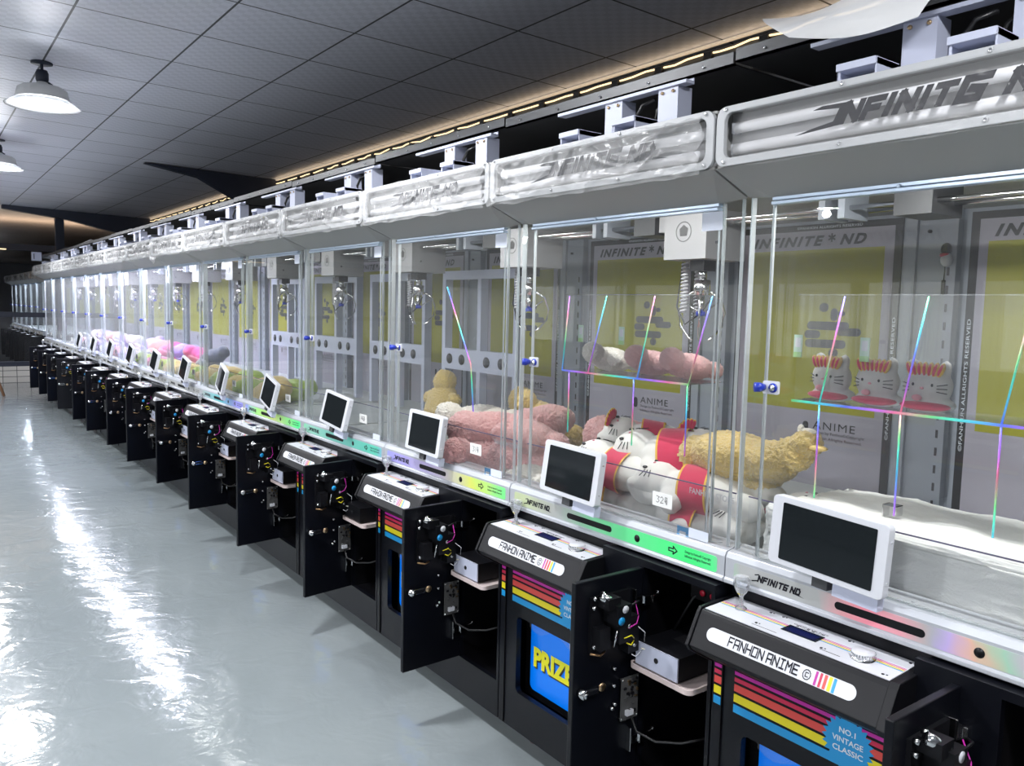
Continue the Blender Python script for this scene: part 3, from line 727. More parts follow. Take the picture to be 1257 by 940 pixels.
def m_claw():
    b = B([chrome, mat('coil_grey', (.4, .4, .42), .4), blue_k, pblack]); c = (2.15, .44)
    b.box(c[0] - .03, c[0] + .03, c[1] - .03, c[1] + .03, .14, .175, 3)
    b.disc((c[0], c[1], .06), (0, 0, 1), .028, .05, 18); b.disc((c[0], c[1], .11), (0, 0, 1), .015, .04, 12)
    b.tube([(c[0], c[1], .06), (c[0], c[1], .0)], .01, 10); b.disc((c[0], c[1], -.01), (0, 0, 1), .016, .014, 12, 2)
    for k in range(3):
        a = k * 2 * PI / 3 + .4; ca, sa = math.cos(a), math.sin(a)
        P = [(.025, .075), (.07, .05), (.088, .0), (.08, -.045), (.045, -.085), (.03, -.092)]
        b.tube([(c[0] + r * ca, c[1] + r * sa, z) for r, z in P], [.005, .005, .0045, .004, .004, .003], 6)
        b.tube([(c[0] + .01 * ca, c[1] + .01 * sa, .0), (c[0] + .06 * ca, c[1] + .06 * sa, .035)], .003, 6)
    for dx, ds in ((-.02, -.06), (.02, -.035)):
        pts = []
        for i in range(120):
            t = i / 119; a = t * 2 * PI * 14; pts.append((c[0] + dx + .011 * math.cos(a), c[1] + ds + .011 * math.sin(a), .17 - .17 * t))
        b.tube(pts, .003, 5, 1)
    b.tube([(c[0] - .02, c[1] - .07, .17), (c[0] - .02, c[1] - .09, .02), (c[0] - .02, c[1] - .05, -.04), (c[0], c[1] + .0, .0), (c[0], c[1] + .04, .05)], .0035, 6, 3)
    return b.mesh('claw')
def m_floorin():
    b = B([platm]); b.box(1.765, 2.88, .02, .93, -.70, -.672); return b.mesh('deck')
def m_furbox():
    bm = bmesh.new(); bmesh.ops.create_cube(bm, size=1)
    x0, x1, s0, s1, z0, z1 = 1.772, 2.17, .045, .928, -.672, -.488
    for v in bm.verts: v.co = Vector(((x0 + x1) / 2 + v.co.x * (x1 - x0) - GX, -((s0 + s1) / 2) + v.co.y * (s1 - s0), (z0 + z1) / 2 + v.co.z * (z1 - z0) + CZ))
    bmesh.ops.bevel(bm, geom=list(bm.edges), offset=.02, segments=4, profile=.5, affect='EDGES')
    bmesh.ops.subdivide_edges(bm, edges=list(bm.edges), cuts=30, use_grid_fill=True)
    bm.normal_update()
    for v in bm.verts:
        p = v.co
        v.co = p + v.normal * (.010 * noise.noise(p * 9) + .004 * noise.noise(Vector((p.x * 60, p.y * 30, p.z * 60))) + .003 * noise.noise(p * 130))
    me = bpy.data.meshes.new('fur'); bm.to_mesh(me); bm.free(); me.materials.append(furw)
    for p in me.polygons: p.use_smooth = True
    return me
def m_clip():
    b = B([chrome]); b.box(1.90, 1.93, .30, .302, -.487, -.455); b.box(1.90, 1.93, .30, .335, -.457, -.455); b.box(1.90, 1.93, .333, .335, -.48, -.455)
    return b.mesh('clip')
def m_caster():
    b = B([mat('caster_rubber', (.06, .012, .015), .5), darkgrey]); b.tube([(1.74, .1, -1.518), (1.765, .1, -1.518)], .0315, 18, 0); b.box(1.732, 1.773, .08, .13, -1.505, -1.475, 1); b.box(1.732, 1.736, .09, .12, -1.52, -1.48, 1); b.box(1.769, 1.773, .09, .12, -1.52, -1.48, 1)
    return b.mesh('caster')

def lightn(name, loc, rot, energy, sx, sy, col=(1, 1, 1), parent=None):
    l = bpy.data.lights.new(name, 'AREA'); l.shape = 'RECTANGLE'; l.size = sx; l.size_y = sy; l.energy = energy; l.color = col
    o = bpy.data.objects.new(name, l); COL.objects.link(o); o.location = loc; o.rotation_euler = rot
    return o

MLAB = [
 'claw machine nearest the camera, with white fur platform and clear film on its header',
 'second claw machine from the camera, holding white plush toys with red sashes',
 'third claw machine from the camera, holding pink fluffy plush toys',
 'fourth claw machine from the camera, empty, crumpled film on its header',
]
DOORANG = {0: 0, 1: 0, 2: 3, 3: 9, 4: 10, 5: 8, 6: 20, 7: 14, 8: 24, 9: 12, 10: 20, 11: -6, 12: 8, 13: 16, 14: 10}
machines = []
def machine(n, X=GX, Y=None, lite=False, label=None, group='claw machines in the long row'):
    Y = SEAM + W * n if Y is None else Y
    r = empty('claw_machine', (X, Y, 0))
    tag(r, label, 'claw machine', group)
    def p(name, key, fn, par=r):
        return link(name, cm(key, fn), par)
    cab = p('cabinet', 'cab', m_cabinet)
    if not lite:
        w = p('prize_window', 'win', m_window); p('lettering', 'prizetxt', m_prize_text, w); p('plastic_wrap', 'wrap', m_plastic_wrap, w)
        p('badge', 'burst', m_burst)
        p('caster', 'caster', m_caster)
    con = p('console', 'con', m_console)
    p('control_panel', 'top', m_top_plate, con); pl = p('label_strip', 'pill', m_pill, con); p('joystick', 'joy', m_joystick, con)
    if not lite:
        p('lettering', 'pilltxt', m_pill_text, con); p('push_button', 'btn', m_button, con)
    d = p('door', 'door', m_door)
    dy = .075 if n == 0 and not lite else 0
    d.location = (1.66 - GX, -.69 + dy, 0); d.rotation_euler = (0, 0, math.radians(DOORANG.get(n, 5)))
    if not lite:
        p('coin_acceptor', 'acc', m_acceptor, d); p('lock', 'dlock', m_doorlock, d); p('round_cap', 'riv', m_rivet, d); p('circuit_board', 'pcb', m_pcb, d)
        p('hinge', 'h1', lambda: m_hinge(-.812), d); p('hinge', 'h2', lambda: m_hinge(-1.22), d)
        [p('cable', 'cab%d' % k, lambda k=k: m_cable(k)) for k in range(5)]; p('indicator_button', 'redb', m_redbtn); p('shelf_tray', 'tray', m_tray)
    s = p('front_sill', 'sill', m_sill); fs = p('foil_strip', 'foil', m_foil, s)
    if not lite: p('lettering', 'silltxt', m_silltext, s)
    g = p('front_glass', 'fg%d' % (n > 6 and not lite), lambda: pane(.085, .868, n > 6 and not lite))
    p('lock', 'glock', m_glock, g)
    if not lite:
        p('sticker', 'st1', lambda: m_stick(.812, .880, .216, .264), g); p('sticker', 'st2', lambda: m_stick(.812, .880, -.645 + .03, -.588), g)
        p('number_card', 'card%d' % (n if n < 3 else 3), lambda: m_card({0: '33#', 1: '32#', 2: '31#'}.get(n, '#')), g) if n else None
        if n in (1, 2): p('blue_tag', 'bt', m_bluetag, g)
    p('glass_rail', 'grail', m_railtop)
    p('corner_glass', 'cg1', lambda: m_corner(.012, .080)); p('corner_glass', 'cg2', lambda: m_corner(.874, .938))
    p('side_glass', 'sg1', lambda: m_side(.012)); 
    if n == 0 and not lite: p('side_glass', 'sg2', lambda: m_side(.938))
    if not lite:
        ig = p('inner_guard', 'guard', m_guard)
        if n < 3: p('lettering', 'gtxt', m_guardtext, ig)
    h = p('header_box', 'head', m_header); p('frame', 'hfr', m_hframe, h)
    if not lite: p('light_tube', 'tubes', m_tubes, h)
    p('lettering', 'hlogo', m_hlogo, h)
    fv = 0 if n == 0 and not lite else ({1: 1, 2: 2, 3: 3, 4: 4, 5: 1, 6: 5, 7: 2}.get(n, 1 + n % 4))
    p('plastic_film', 'film%d' % fv, lambda: m_film(fv), h)
    p('soffit', 'soff', m_soffit)
    if not lite:
        p('hanging_bar', 'mb', m_mount); p('post', 'po1', lambda: m_post(.345)); p('post', 'po2', lambda: m_post(.57)); p('bracket', 'lo1', lambda: m_loop(.262)); p('bracket', 'lo2', lambda: m_loop(.50))
    v = 1 if 3 <= n <= 6 and not lite else 0
    bk = p('back_panel', 'back%d' % v, lambda: m_back(v)); po = p('poster', 'poster', m_poster, bk)
    if not lite: p('lettering', 'ptxt', m_postext, bk)
    p('deck', 'deck', m_floorin)
    if not lite:
        p('gantry_rail', 'gan', m_gantry)
        for nm, k, fn in (('motor_box', 'mot', m_motor), ('claw', 'claw', m_claw)):
            q = p(nm, k, fn)
            if n == 0: q.location.y = -.36
    if n == 0 and not lite:
        p('fur_platform', 'fur', m_furbox); p('metal_clip', 'clip', m_clip)
    if n == 1 and not lite: p('hanging_charm', 'cord', m_cord).location.y = -.055
    return r
for n in range(NM):
    lab = MLAB[n] if n < 4 else '%s claw machine from the camera in the long row, black door open' % ORD[n]
    if n == NM - 1: lab = 'claw machine at the far end of the long row, its black door swung open'
    machines.append(machine(n, label=lab))
    # LED strip under the header of each machine
    E = 6. if n < 1 else 4.2 if n < 3 else 2. if n < 7 else 20.
    c = (1, 1, .97) if n < 7 else (.84, .84, 1)
    l = lightn('interior_led', (1.80, SEAM + W * n - W / 2, CZ + .345), (0, math.radians(-18), 0), E, .03, .7, c)
for k in range(6):
    machine(k, X=2.0, Y=18.2 + .95 * k, lite=True, group='claw machines beyond the partition', label='claw machine seen through the glass partition, %s of that distant row' % ORD[k].replace('nearest', 'first'))
    if k % 2 == 0: lightn('interior_led', (2.2, 18.2 + .95 * k, CZ + .34), (0, 0, 0), 26, .03, 1.2, (.8, .86, 1))

for k in range(9):
    r_ = machine(k, X=-2.3, Y=.2 + .95 * k, lite=True, group='claw machines across the aisle', label='claw machine in the facing row on the other side of the aisle')
    r_.rotation_euler = (0, 0, PI)
    l_ = lightn('facing_row_fill', (-3.40, .2 + .95 * k + .475, CZ - .05), (0, -PI / 2, 0), 3.5, .7, .8, (.96, .98, 1))  # unseen soft panel added inside the facing row as fill light
# ------------------------------------------------------------------ cash boxes and tablets
def m_cash(fw):
    b = B([plastic, whitemetal, pblack]); b.box(1.612, 1.84, .722, .877, -.9835, -.918); b.box(1.608, 1.612, .722, .877, -.9835, -.918, 1 if fw else 0)
    b.disc((1.608, .80, -.95), (-1, 0, 0), .0075, .002, 16, 2); b.box(1.70, 1.75, .775, .84, -.918, -.917, 2)
    return b.mesh('money_box', .0015)
for n in range(1, 11):
    fw = n != 3
    o = link('money_box', cm('cash%d' % fw, lambda: m_cash(fw))); o.location = (GX, SEAM + W * n, 0)
    tag(o, ('black money box with white front' if fw else 'all black money box') + ' on the open tray of the %s claw machine' % ORD[n], 'money box', 'money boxes on the trays')
def tab_body():
    b = B([white, screen, chrome], raw=True)
    return b
def m_tabf():
    b = B([white, chrome], raw=True)
    b.prism(rr(-.148, .148, -.082, .082, .012), lambda a, z, d: (d, -a, z), -.011, .011)
    for z in (-.045, .045): b.disc((.0, -.148, z), (0, -1, 0), .0035, .002, 10, 1)
    return b.mesh('tablet_body', .003)
def m_tabs():
    b = B([screen], raw=True); b.prism(rr(-.118, .122, -.068, .068, .003, 3), lambda a, z, d: (d, -a, z), -.0122, -.0108); return b.mesh('screen')
def m_tabst():
    b = B([whitemetal, darkgrey], raw=True); b.box(.011, .03, -.04, .04, -.09, .03); b.box(.006, .03, -.13, -.02, -.115, -.082); b.box(.0, .035, -.01, .03, -.108, -.085, 1)
    return b.mesh('stand')
TAB = [(.31, -.514, 2, 2, -4), (.372, -.506, 8, 0, -8), (.422, -.506, 8, 0, -6), (.514, -.513, 12, 4, -2), (.556, -.512, 12, 8, -10), (.615, -.508, 12, 8, -14), (.65, -.508, 12, 6, -8), (.68, -.506, 12, 6, -5)]
for n in range(12):
    s, z, tilt, roll, yaw = TAB[min(n, 7)]
    t = empty('tablet', (1.655, SEAM + W * n - s, CZ + z)); t.rotation_euler = (math.radians(roll), math.radians(tilt), math.radians(yaw * .6))
    tag(t, 'white framed tablet with dark screen on the %s claw machine from the camera' % ORD[n], 'tablet', 'tablets on the machine sills')
    link('casing', cm('tabf', m_tabf), t); link('screen', cm('tabs', m_tabs), t); link('stand', cm('tabst', m_tabst), t)

# ------------------------------------------------------------------ glass reflections modelled as solid rainbow edged racks
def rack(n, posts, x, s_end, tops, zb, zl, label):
    r = empty('reflected_rack', (GX, SEAM + W * n, 0)); tag(r, label, 'reflected rack', None)
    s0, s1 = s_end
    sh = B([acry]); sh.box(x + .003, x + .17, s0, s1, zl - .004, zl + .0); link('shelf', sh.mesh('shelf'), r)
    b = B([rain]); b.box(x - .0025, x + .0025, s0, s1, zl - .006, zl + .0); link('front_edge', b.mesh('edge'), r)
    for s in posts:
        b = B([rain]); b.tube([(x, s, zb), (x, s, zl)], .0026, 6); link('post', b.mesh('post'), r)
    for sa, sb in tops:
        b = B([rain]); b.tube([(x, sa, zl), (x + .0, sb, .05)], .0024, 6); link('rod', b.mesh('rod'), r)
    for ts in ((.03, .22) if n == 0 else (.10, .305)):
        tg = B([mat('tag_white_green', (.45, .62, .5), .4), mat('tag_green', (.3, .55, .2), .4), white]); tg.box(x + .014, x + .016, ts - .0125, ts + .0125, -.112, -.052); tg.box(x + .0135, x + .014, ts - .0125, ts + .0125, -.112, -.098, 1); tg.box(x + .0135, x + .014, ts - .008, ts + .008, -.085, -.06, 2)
        link('reflected_tag', tg.mesh('reflected_tag'), r)  # labels reflected in the glass, modelled as hanging tags
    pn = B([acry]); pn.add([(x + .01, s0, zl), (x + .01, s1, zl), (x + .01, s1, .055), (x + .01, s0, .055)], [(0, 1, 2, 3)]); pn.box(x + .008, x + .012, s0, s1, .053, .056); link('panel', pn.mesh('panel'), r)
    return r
rack(0, (.113, .33, .554, .79), 1.9, (.03, .92), ((.113, .167), (.33, .378), (.554, .60), (.79, .84)), -.478, -.225, 'rainbow lines reflected in the glass, modelled as a rack on the white fur platform')
rack(1, (.06, .385, .614), 1.9, (.02, .618), ((.02, .05), (.16, .243), (.40, .465), (.618, .695)), -.44, -.215, 'rainbow lines reflected in the glass, modelled as a rack above the white plush toys')
r2 = empty('reflected_rack', (GX, SEAM + W * 2, 0)); tag(r2, 'rainbow line reflected in the glass, modelled as a bent divider above the pink plush toys', 'reflected rack')
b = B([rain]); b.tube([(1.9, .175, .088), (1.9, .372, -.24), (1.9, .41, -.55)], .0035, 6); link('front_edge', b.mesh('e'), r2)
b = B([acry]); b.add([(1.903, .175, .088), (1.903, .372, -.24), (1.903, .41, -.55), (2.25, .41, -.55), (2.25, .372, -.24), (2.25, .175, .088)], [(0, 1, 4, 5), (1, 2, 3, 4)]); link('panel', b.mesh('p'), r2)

# ------------------------------------------------------------------ plush toys
def blob(name, ells, m, vox=.006, amp=0., freq=60, amp2=0.):
    b = B([m], raw=True)
    for c, r, *rot in ells: b.ell(c, r, 0, 20, rot[0] if rot else None)
    me = b.mesh(name); o = bpy.data.objects.new('tmp', me); sc.collection.objects.link(o)
    md = o.modifiers.new('r', 'REMESH'); md.mode = 'VOXEL'; md.voxel_size = vox; md.use_smooth_shade = True
    sm = o.modifiers.new('s', 'SMOOTH'); sm.iterations = 4; sm.factor = .6
    dg = bpy.context.evaluated_depsgraph_get(); dg.update(); out = bpy.data.meshes.new_from_object(o.evaluated_get(dg))
    bpy.data.objects.remove(o); bpy.data.meshes.remove(me)
    bm = bmesh.new(); bm.from_mesh(out); bm.normal_update()
    for v in bm.verts:
        p = v.co; v.co = p + v.normal * (amp * noise.noise(p * freq) + amp * .5 * noise.noise(p * freq * 2.3) + amp2 * noise.noise(p * 12))
    for f in bm.faces: f.smooth = True; f.material_index = 0
    bm.to_mesh(out); bm.free()
    if not out.materials: out.materials.append(m)
    out.materials[0] = m
    return out
CATB = blob('cat_body', [((0, 0, 0), (.085, .13, .055)), ((.0, .15, .01), (.072, .062, .05)), ((-.07, .06, -.01), (.06, .035, .032), (0, 0, .5)), ((.07, .06, -.01), (.06, .035, .032), (0, 0, -.5)),
    ((-.05, -.13, -.01), (.035, .07, .034), (0, 0, -.25)), ((.05, -.13, -.01), (.035, .07, .034), (0, 0, .25)), ((-.045, .195, .012), (.02, .026, .018)), ((.045, .195, .012), (.02, .026, .018))], plush_w, .007, .0012, 50, .006)
def m_sash():
    b = B([sash_m, gold], raw=True)
    def band(y0, w, rx, rz, m, sk):
        n = 40; vs = []
        for i in range(n):
            a = 2 * PI * i / n
            for k in (0, 1): vs.append((rx * math.cos(a), y0 + k * w + sk * math.cos(a), rz * math.sin(a)))
        b.add(vs, [(2 * i, 2 * i + 1, (2 * i + 3) % (2 * n), (2 * i + 2) % (2 * n)) for i in range(n)], m, True)
    band(-.02, .075, .0905, .0605, 0, .03); band(-.026, .006, .0908, .0608, 1, .03); band(.055, .006, .0905, .0605, 1, .03)
    return b.mesh('sash')
def m_face():
    b = B([pblack, sash_m, gold, mat('plush_nose', (.7, .3, .35), .8)], raw=True)
    for sx in (-1, 1):
        b.ell((sx * .028, .165, .056), (.006, .008, .004), 0, 8)
        for k in (-1, 0, 1): b.tube([(sx * .04, .148 + k * .009, .052), (sx * .062, .146 + k * .015, .042)], .0014, 5, 0)
    b.ell((0, .152, .0605), (.005, .004, .003), 3, 8)
    return b.mesh('face')
def m_crown():
    b = B([sash_m, gold], raw=True)
    for k in range(-3, 4):
        a = k * .36; dx, dz = math.sin(a), math.cos(a)
        b.ell((dx * .03, .03, dz * .028), (.013, .006, .024), 1, 12, (0, a, 0)); b.ell((dx * .03, .027, dz * .028), (.0105, .006, .0205), 0, 12, (0, a, 0))
    return b.mesh('crown')
def cat(loc, rot, label, sc_=1., crown=False, group='white plush toys with red sashes'):
    o = link('plush_cat', CATB); o.location = loc; o.rotation_euler = rot; o.scale = (sc_,) * 3; tag(o, label, 'plush toy', group)
    link('sash', cm('sash', m_sash), o); link('face', cm('face', m_face), o)
    if crown:
        c = link('crown', cm('crown', m_crown), o); c.location = (0, .15, .05)
    return o
Y1 = SEAM + W
R = math.radians
def PY(s, n=1): return SEAM + W * n - s
cat((1.90, PY(.28), CZ - .618), (0, 0, R(8)), 'white plush toy with red sash at the bottom of the pile, behind the tablet', 1.15)
cat((1.90, PY(.66), CZ - .618), (0, 0, R(172)), 'white plush toy with red sash at the bottom of the pile, behind the blue tag', 1.15)
cat((2.14, PY(.30), CZ - .61), (0, 0, R(20)), 'white plush toy lying deep in the pile behind the tablet', 1.15)
cat((2.16, PY(.68), CZ - .61), (0, 0, R(-170)), 'white plush toy lying deep in the pile under the yellow bird', 1.15)
cat((1.91, PY(.36), CZ - .53), (R(3), R(-12), R(-6)), 'white plush toy with red sash in the middle layer, above the tablet', 1.15)
cat((1.90, PY(.70), CZ - .53), (R(-3), R(-10), R(8)), 'white plush toy with red sash in the middle layer, behind the paper card', 1.15)
cat((2.0, PY(.52), CZ - .455), (R(-6), R(-22), R(14)), 'white plush toy with wide red sash draped on top of the pile', 1.2)
cat((2.12, PY(.30), CZ - .46), (R(6), R(-28), R(20)), 'white plush toy with red crown on top of the pile, toward the pink plush', 1.0, crown=True)
cat((2.13, PY(.60), CZ - .47), (R(6), R(-28), R(-10)), 'white plush toy with red crown on top of the pile, beside the yellow bird', 1.0, crown=True)
CUSH = blob('reflected_cat', [((0, 0, 0), (.036, .058, .05)), ((.0, .038, .042), (.014, .016, .022)), ((0, -.038, .042), (.014, .016, .022)), ((.01, 0, -.045), (.04, .062, .02))], mat('reflected_plush_dim', (.5, .49, .47), .9, sheen=.3), .0045, .001, 60, .003)  # cat faces reflected in the glass, modelled as toys and greyed to look dim
def m_cface():
    b = B([pblack, sash_m, gold, mat('plush_nose', (.7, .3, .35), .8)], raw=True)
    for sy in (-1, 1):
        b.ell((-.0335, sy * .022, .004), (.003, .003, .004), 0, 8)
        for k in (-1, 0, 1): b.tube([(-.031, sy * .032, -.004 + k * .007), (-.020, sy * .052, -.004 + k * .011)], .0011, 5, 0)
    b.ell((-.036, 0, -.004), (.003, .005, .003), 3, 8); b.ell((-.031, .012, -.028), (.008, .013, .008), 3, 8)
    return b.mesh('face')
def m_ccrown():
    b = B([sash_m, gold], raw=True)
    for k in range(-3, 4):
        y = k * .012; b.ell((-.022, y, .040), (.010, .0075, .019), 1, 10, (k * -.12, 0, 0)); b.ell((-.024, y, .040), (.0095, .0058, .0165), 0, 10, (k * -.12, 0, 0))
    b.ell((-.012, 0, -.048), (.034, .060, .012), 0, 16)
    return b.mesh('crown')
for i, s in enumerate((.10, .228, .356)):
    o = link('reflected_cat', CUSH); o.location = (1.97, PY(s, 0), CZ - .162); o.rotation_euler = (0, 0, R(-6 + 5 * i))
    tag(o, 'reflected whiskered toy with red crown, modelled as dim cushion, %s from the side glass' % ('first', 'second', 'third')[i], 'plush toy', 'reflected toys modelled on the racks')
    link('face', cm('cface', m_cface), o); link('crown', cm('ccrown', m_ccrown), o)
PKB = blob('pink_body', [((0, 0, 0), (.10, .14, .07)), ((0, .15, .02), (.07, .06, .06)), ((.09, .05, 0), (.06, .04, .04)), ((-.09, .05, 0), (.06, .04, .04)), ((.06, -.12, 0), (.045, .06, .045)), ((-.06, -.12, 0), (.045, .06, .045))], plush_pk, .0046, .0075, 135, .010)
PKW = PKB.copy(); PKW.materials[0] = plush_cr
PKB2 = blob('pink_roll', [((0, 0, 0), (.09, .17, .075)), ((.02, .12, .0), (.08, .08, .07))], plush_pk, .0046, .0075, 135, .012)
def pink(me, loc, rot, label, s=1.):
    o = link('fluffy_plush', me); o.location = loc; o.rotation_euler = rot; o.scale = (s,) * 3; tag(o, label, 'plush toy', 'fluffy plush toys'); return o
pink(PKB, (1.90, PY(.52, 2), CZ - .60), (0, 0, R(85)), 'pink fluffy plush toy at the bottom of the pile, behind the paper card')
pink(PKB2, (1.90, PY(.78, 2), CZ - .59), (0, 0, R(15)), 'pink fluffy plush toy at the bottom of the pile beside the side glass')
pink(PKB, (1.93, PY(.76, 2), CZ - .50), (0, R(8), R(-20)), 'pink fluffy plush toy on top of the pile beside the side glass')
pink(PKB2, (1.94, PY(.50, 2), CZ - .50), (0, R(-8), R(70)), 'pink fluffy plush toy in the middle of the pile')
pink(PKW, (2.0, PY(.33, 2), CZ - .49), (0, R(8), R(60)), 'cream fluffy plush toy on top of the pink pile')
pink(PKB2, (2.12, PY(.62, 2), CZ - .47), (0, R(8), R(110)), 'pink fluffy plush toy highest on the pile toward the back')
pink(PKW, (1.86, PY(.88, 2), CZ - .63), (0, 0, R(0)), 'cream fluffy plush toy lying low in the corner below the pink ones', .8)
pink(PKB2, (2.12, PY(.14, 1), CZ - .47), (0, 0, R(10)), 'pink fluffy plush toy in the machine of white plush toys, against the side glass')
pink(PKB, (2.14, PY(.12, 1), CZ - .59), (0, 0, R(95)), 'pink fluffy plush toy under another pink one, among the white plush toys', .9)
o = pink(PKW, (2.04, PY(.13, 1), CZ - .175), (R(10), 0, R(85)), 'reflected cream toy modelled as plush on the rack beside two pink ones', .6)  # this and the next two: toys reflected in the glass, modelled solid
o = pink(PKB, (2.04, PY(.33, 1), CZ - .175), (R(10), 0, R(95)), 'reflected pink toy modelled as plush in the middle of the rack', .6)
o = pink(PKB, (2.04, PY(.50, 1), CZ - .175), (R(10), 0, R(88)), 'reflected pink toy modelled as plush at the near end of the rack', .6)
PYW = PKB.copy(); PYW.materials[0] = plush_y
pink(PYW, (2.3, PY(.40, 2), CZ - .50), (R(30), 0, R(70)), 'yellow fluffy plush toy behind the pink pile')
pink(PYW, (2.38, PY(.30, 3), CZ - .56), (R(70), 0, R(-80)), 'yellow fluffy plush toy sitting in the otherwise empty machine', 1.)
# yellow bird
YB = blob('bird_body', [((0, .02, 0), (.10, .165, .095)), ((0, -.12, .01), (.08, .09, .075)), ((0, -.19, .05), (.05, .06, .055), (.6, 0, 0)), ((0, -.235, .095), (.042, .045, .042)), ((0, .18, -.02), (.07, .06, .07)), ((.03, .0, -.08), (.08, .12, .05))], plush_y, .0046, .0075, 135, .010)
o = link('plush_bird', YB); o.location = (1.97, PY(.77), CZ - .425); o.rotation_euler = (R(0), 0, R(-3)); o.scale = (1, .95, .8); tag(o, 'yellow fluffy plush bird with long neck on top of the white plush toys', 'plush toy')
b = B([mat('beak', (.75, .55, .2), .7), plush_cr], raw=True)
b.ell((-.015, -.285, .09), (.02, .03, .010), 0, 12); b.ell((0, -.24, .138), (.008, .03, .012), 1, 10); b.ell((0, -.215, .14), (.008, .012, .02), 1, 10)
link('beak', b.mesh('beak'), o)
# far machines: small plush
RB = blob('round_plush', [((0, 0, 0), (.09, .11, .07)), ((0, .09, .02), (.06, .05, .05)), ((.07, 0, 0), (.04, .04, .04)), ((-.07, 0, 0), (.04, .04, .04))], plush_g, .01, .004, 40, .01)
RBs = {}
for nm, m in (('green', plush_g), ('yellow', plush_y), ('magenta', plush_mg), ('violet', plush_v), ('slate', plush_dg), ('white', plush_w), ('pink', plush_pk)):
    c = RB.copy(); c.materials[0] = m; RBs[nm] = c
SPOT = ((.25, 1.90), (.50, 1.88), (.76, 1.92), (.36, 2.12), (.66, 2.14))
PLAN = {6: ('green', 'yellow', 'green', 'yellow', 'green'), 7: ('green', 'yellow', 'yellow', 'magenta', 'slate'), 8: ('slate', 'green', 'magenta', 'magenta', 'violet'), 9: ('pink', 'violet', 'white', 'violet', 'pink'), 10: ('white', 'violet', 'pink', 'violet', 'white'), 11: ('white', 'white', 'violet', 'pink', 'white'), 12: ('white', 'pink', 'white', 'white', 'violet'), 5: ('yellow', 'green', 'yellow', 'yellow', 'green')}
rnd = random.Random(5)
WHERE = ('at its far glass', 'middle of its front', 'at its near glass', 'back, far side', 'back, near side')
for n, cols in PLAN.items():
    for k, ((s, x), cn) in enumerate(zip(SPOT, cols)):
        for lay in range(2 if k > 2 and n > 6 else 1):
            o = link('plush_toy', RBs[cn]); o.location = (x, PY(s, n), CZ - .60 + lay * .11); o.rotation_euler = (rnd.uniform(-.3, .3), rnd.uniform(-.3, .3), rnd.uniform(0, 6)); o.scale = (1.1,) * 3
            tag(o, '%s %splush toy in the %s claw machine, %s' % (cn, 'upper ' if lay else '', ORD[n], WHERE[k]), 'plush toy', 'small plush toys in the far machines')

# ------------------------------------------------------------------ trays above the machines
TY = [1.447 + 1.04 * (k - 1) for k in range(0, 16)]
for k in range(len(TY)):
    y1 = TY[k]; y0 = y1 - 1.032; dz = .006 * (k % 2)
    b = B([darkgrey, mat('tray_underside', (.018, .019, .023), .5), chrome], raw=True)
    b.box(0, .012, 0, y1 - y0, 0, .034); b.box(.0, 1.0, 0, y1 - y0, -.0, .004, 1)
    for i in range(5): b.tube([(-.0005, .1 + i * .21, .015), (-.004, .1 + i * .21, .015)], .004, 8, 2)
    o = link('overhead_tray', b.mesh('tray')); o.location = (1.79, y0, CZ + .6605 + dz)
    tag(o, 'dark steel tray panel above the row of machines, %s counted from the camera' % (ORD[k] if k < 15 else 'last').replace('nearest', 'first'), 'overhead tray', 'dark tray panels above the machines')
# LED run at the ceiling edge
b = B([mat('led_profile', (.5, .45, .38), .4, emit=(1, .80, .56), es=.28), mat('led_back', (.05, .05, .05), .6)], raw=True)
b.box(3.32, 3.34, -1, 15.4, CZ + 1.350, CZ + 1.362); b.box(3.34, 3.345, -1, 15.4, CZ + 1.19, CZ + 1.335, 1)
o = link('trim_1', b.mesh('trim')); o['kind'] = 'structure'
b = B([mat('warm_led', (1, .8, .5), .4, emit=(1, .74, .42), es=1.2), pblack], raw=True)
pts = [(3.33 + .01 * math.sin(i * 1.7), -1 + i * .1, CZ + 1.312 + .010 * abs(math.sin(i * .1 / .34 * PI / 1.0))) for i in range(165)]
b.tube(pts, .005, 6)
o = link('led_rope', b.mesh('rope')); tag(o, 'warm glowing LED rope light running along the ceiling edge above the machines', 'rope light')
for i in range(44):
    b = B([pblack], raw=True); b.box(0, .025, 0, .05, 0, .05); o.name = o.name
    if i == 0: clampme = b.mesh('clamp')
    c = link('clip', clampme, bpy.data.objects['led_rope']); c.location = (3.318, -.9 + i * .34, CZ + 1.275)
lightn('led_glow', (3.31, 7.2, CZ + 1.335), (PI, R(-15), 0), 1.3, .02, 16.4, (1, .76, .5))

# ------------------------------------------------------------------ room
sl = math.tan(R(1.136)); X0 = .7013
fb = B([floor_mat()], raw=True); fb.box(-7, 3.55, -5, 27, -.1, 0); struct('floor', fb.mesh('floor'))
cb = B([ceil_mat()], raw=True)
cb.box(-8.41, 2.85, -9.1, 11.65, 0, .05)
o = struct('ceiling', cb.mesh('ceiling')); o.location = (X0, 3.991, CZ + 1.4336 - sl * X0); o.rotation_euler = (0, math.atan(sl), 0)
wall_m = mat('wall_dark_grey', (.12, .12, .13), .7); wall_l = mat('wall_light', (.4, .41, .43), .7)
for nm, bx, m in (('wall_right', (3.5, 3.6, -5, 27, 0, 3.1), wall_m), ('wall_left', (-7.1, -7, -5, 27, 0, 3.2), wall_l), ('wall_back', (-7, 3.5, -5.1, -5, 0, 3.2), wall_l), ('wall_front', (-7, 3.5, 26.9, 27, 0, 3.2), wall_m)):
    b = B([m], raw=True); b.box(*bx); struct(nm, b.mesh(nm))
b = B([mat('far_ceiling', (.3, .25, .22), .6, bump=(3, .6, .05))], raw=True)
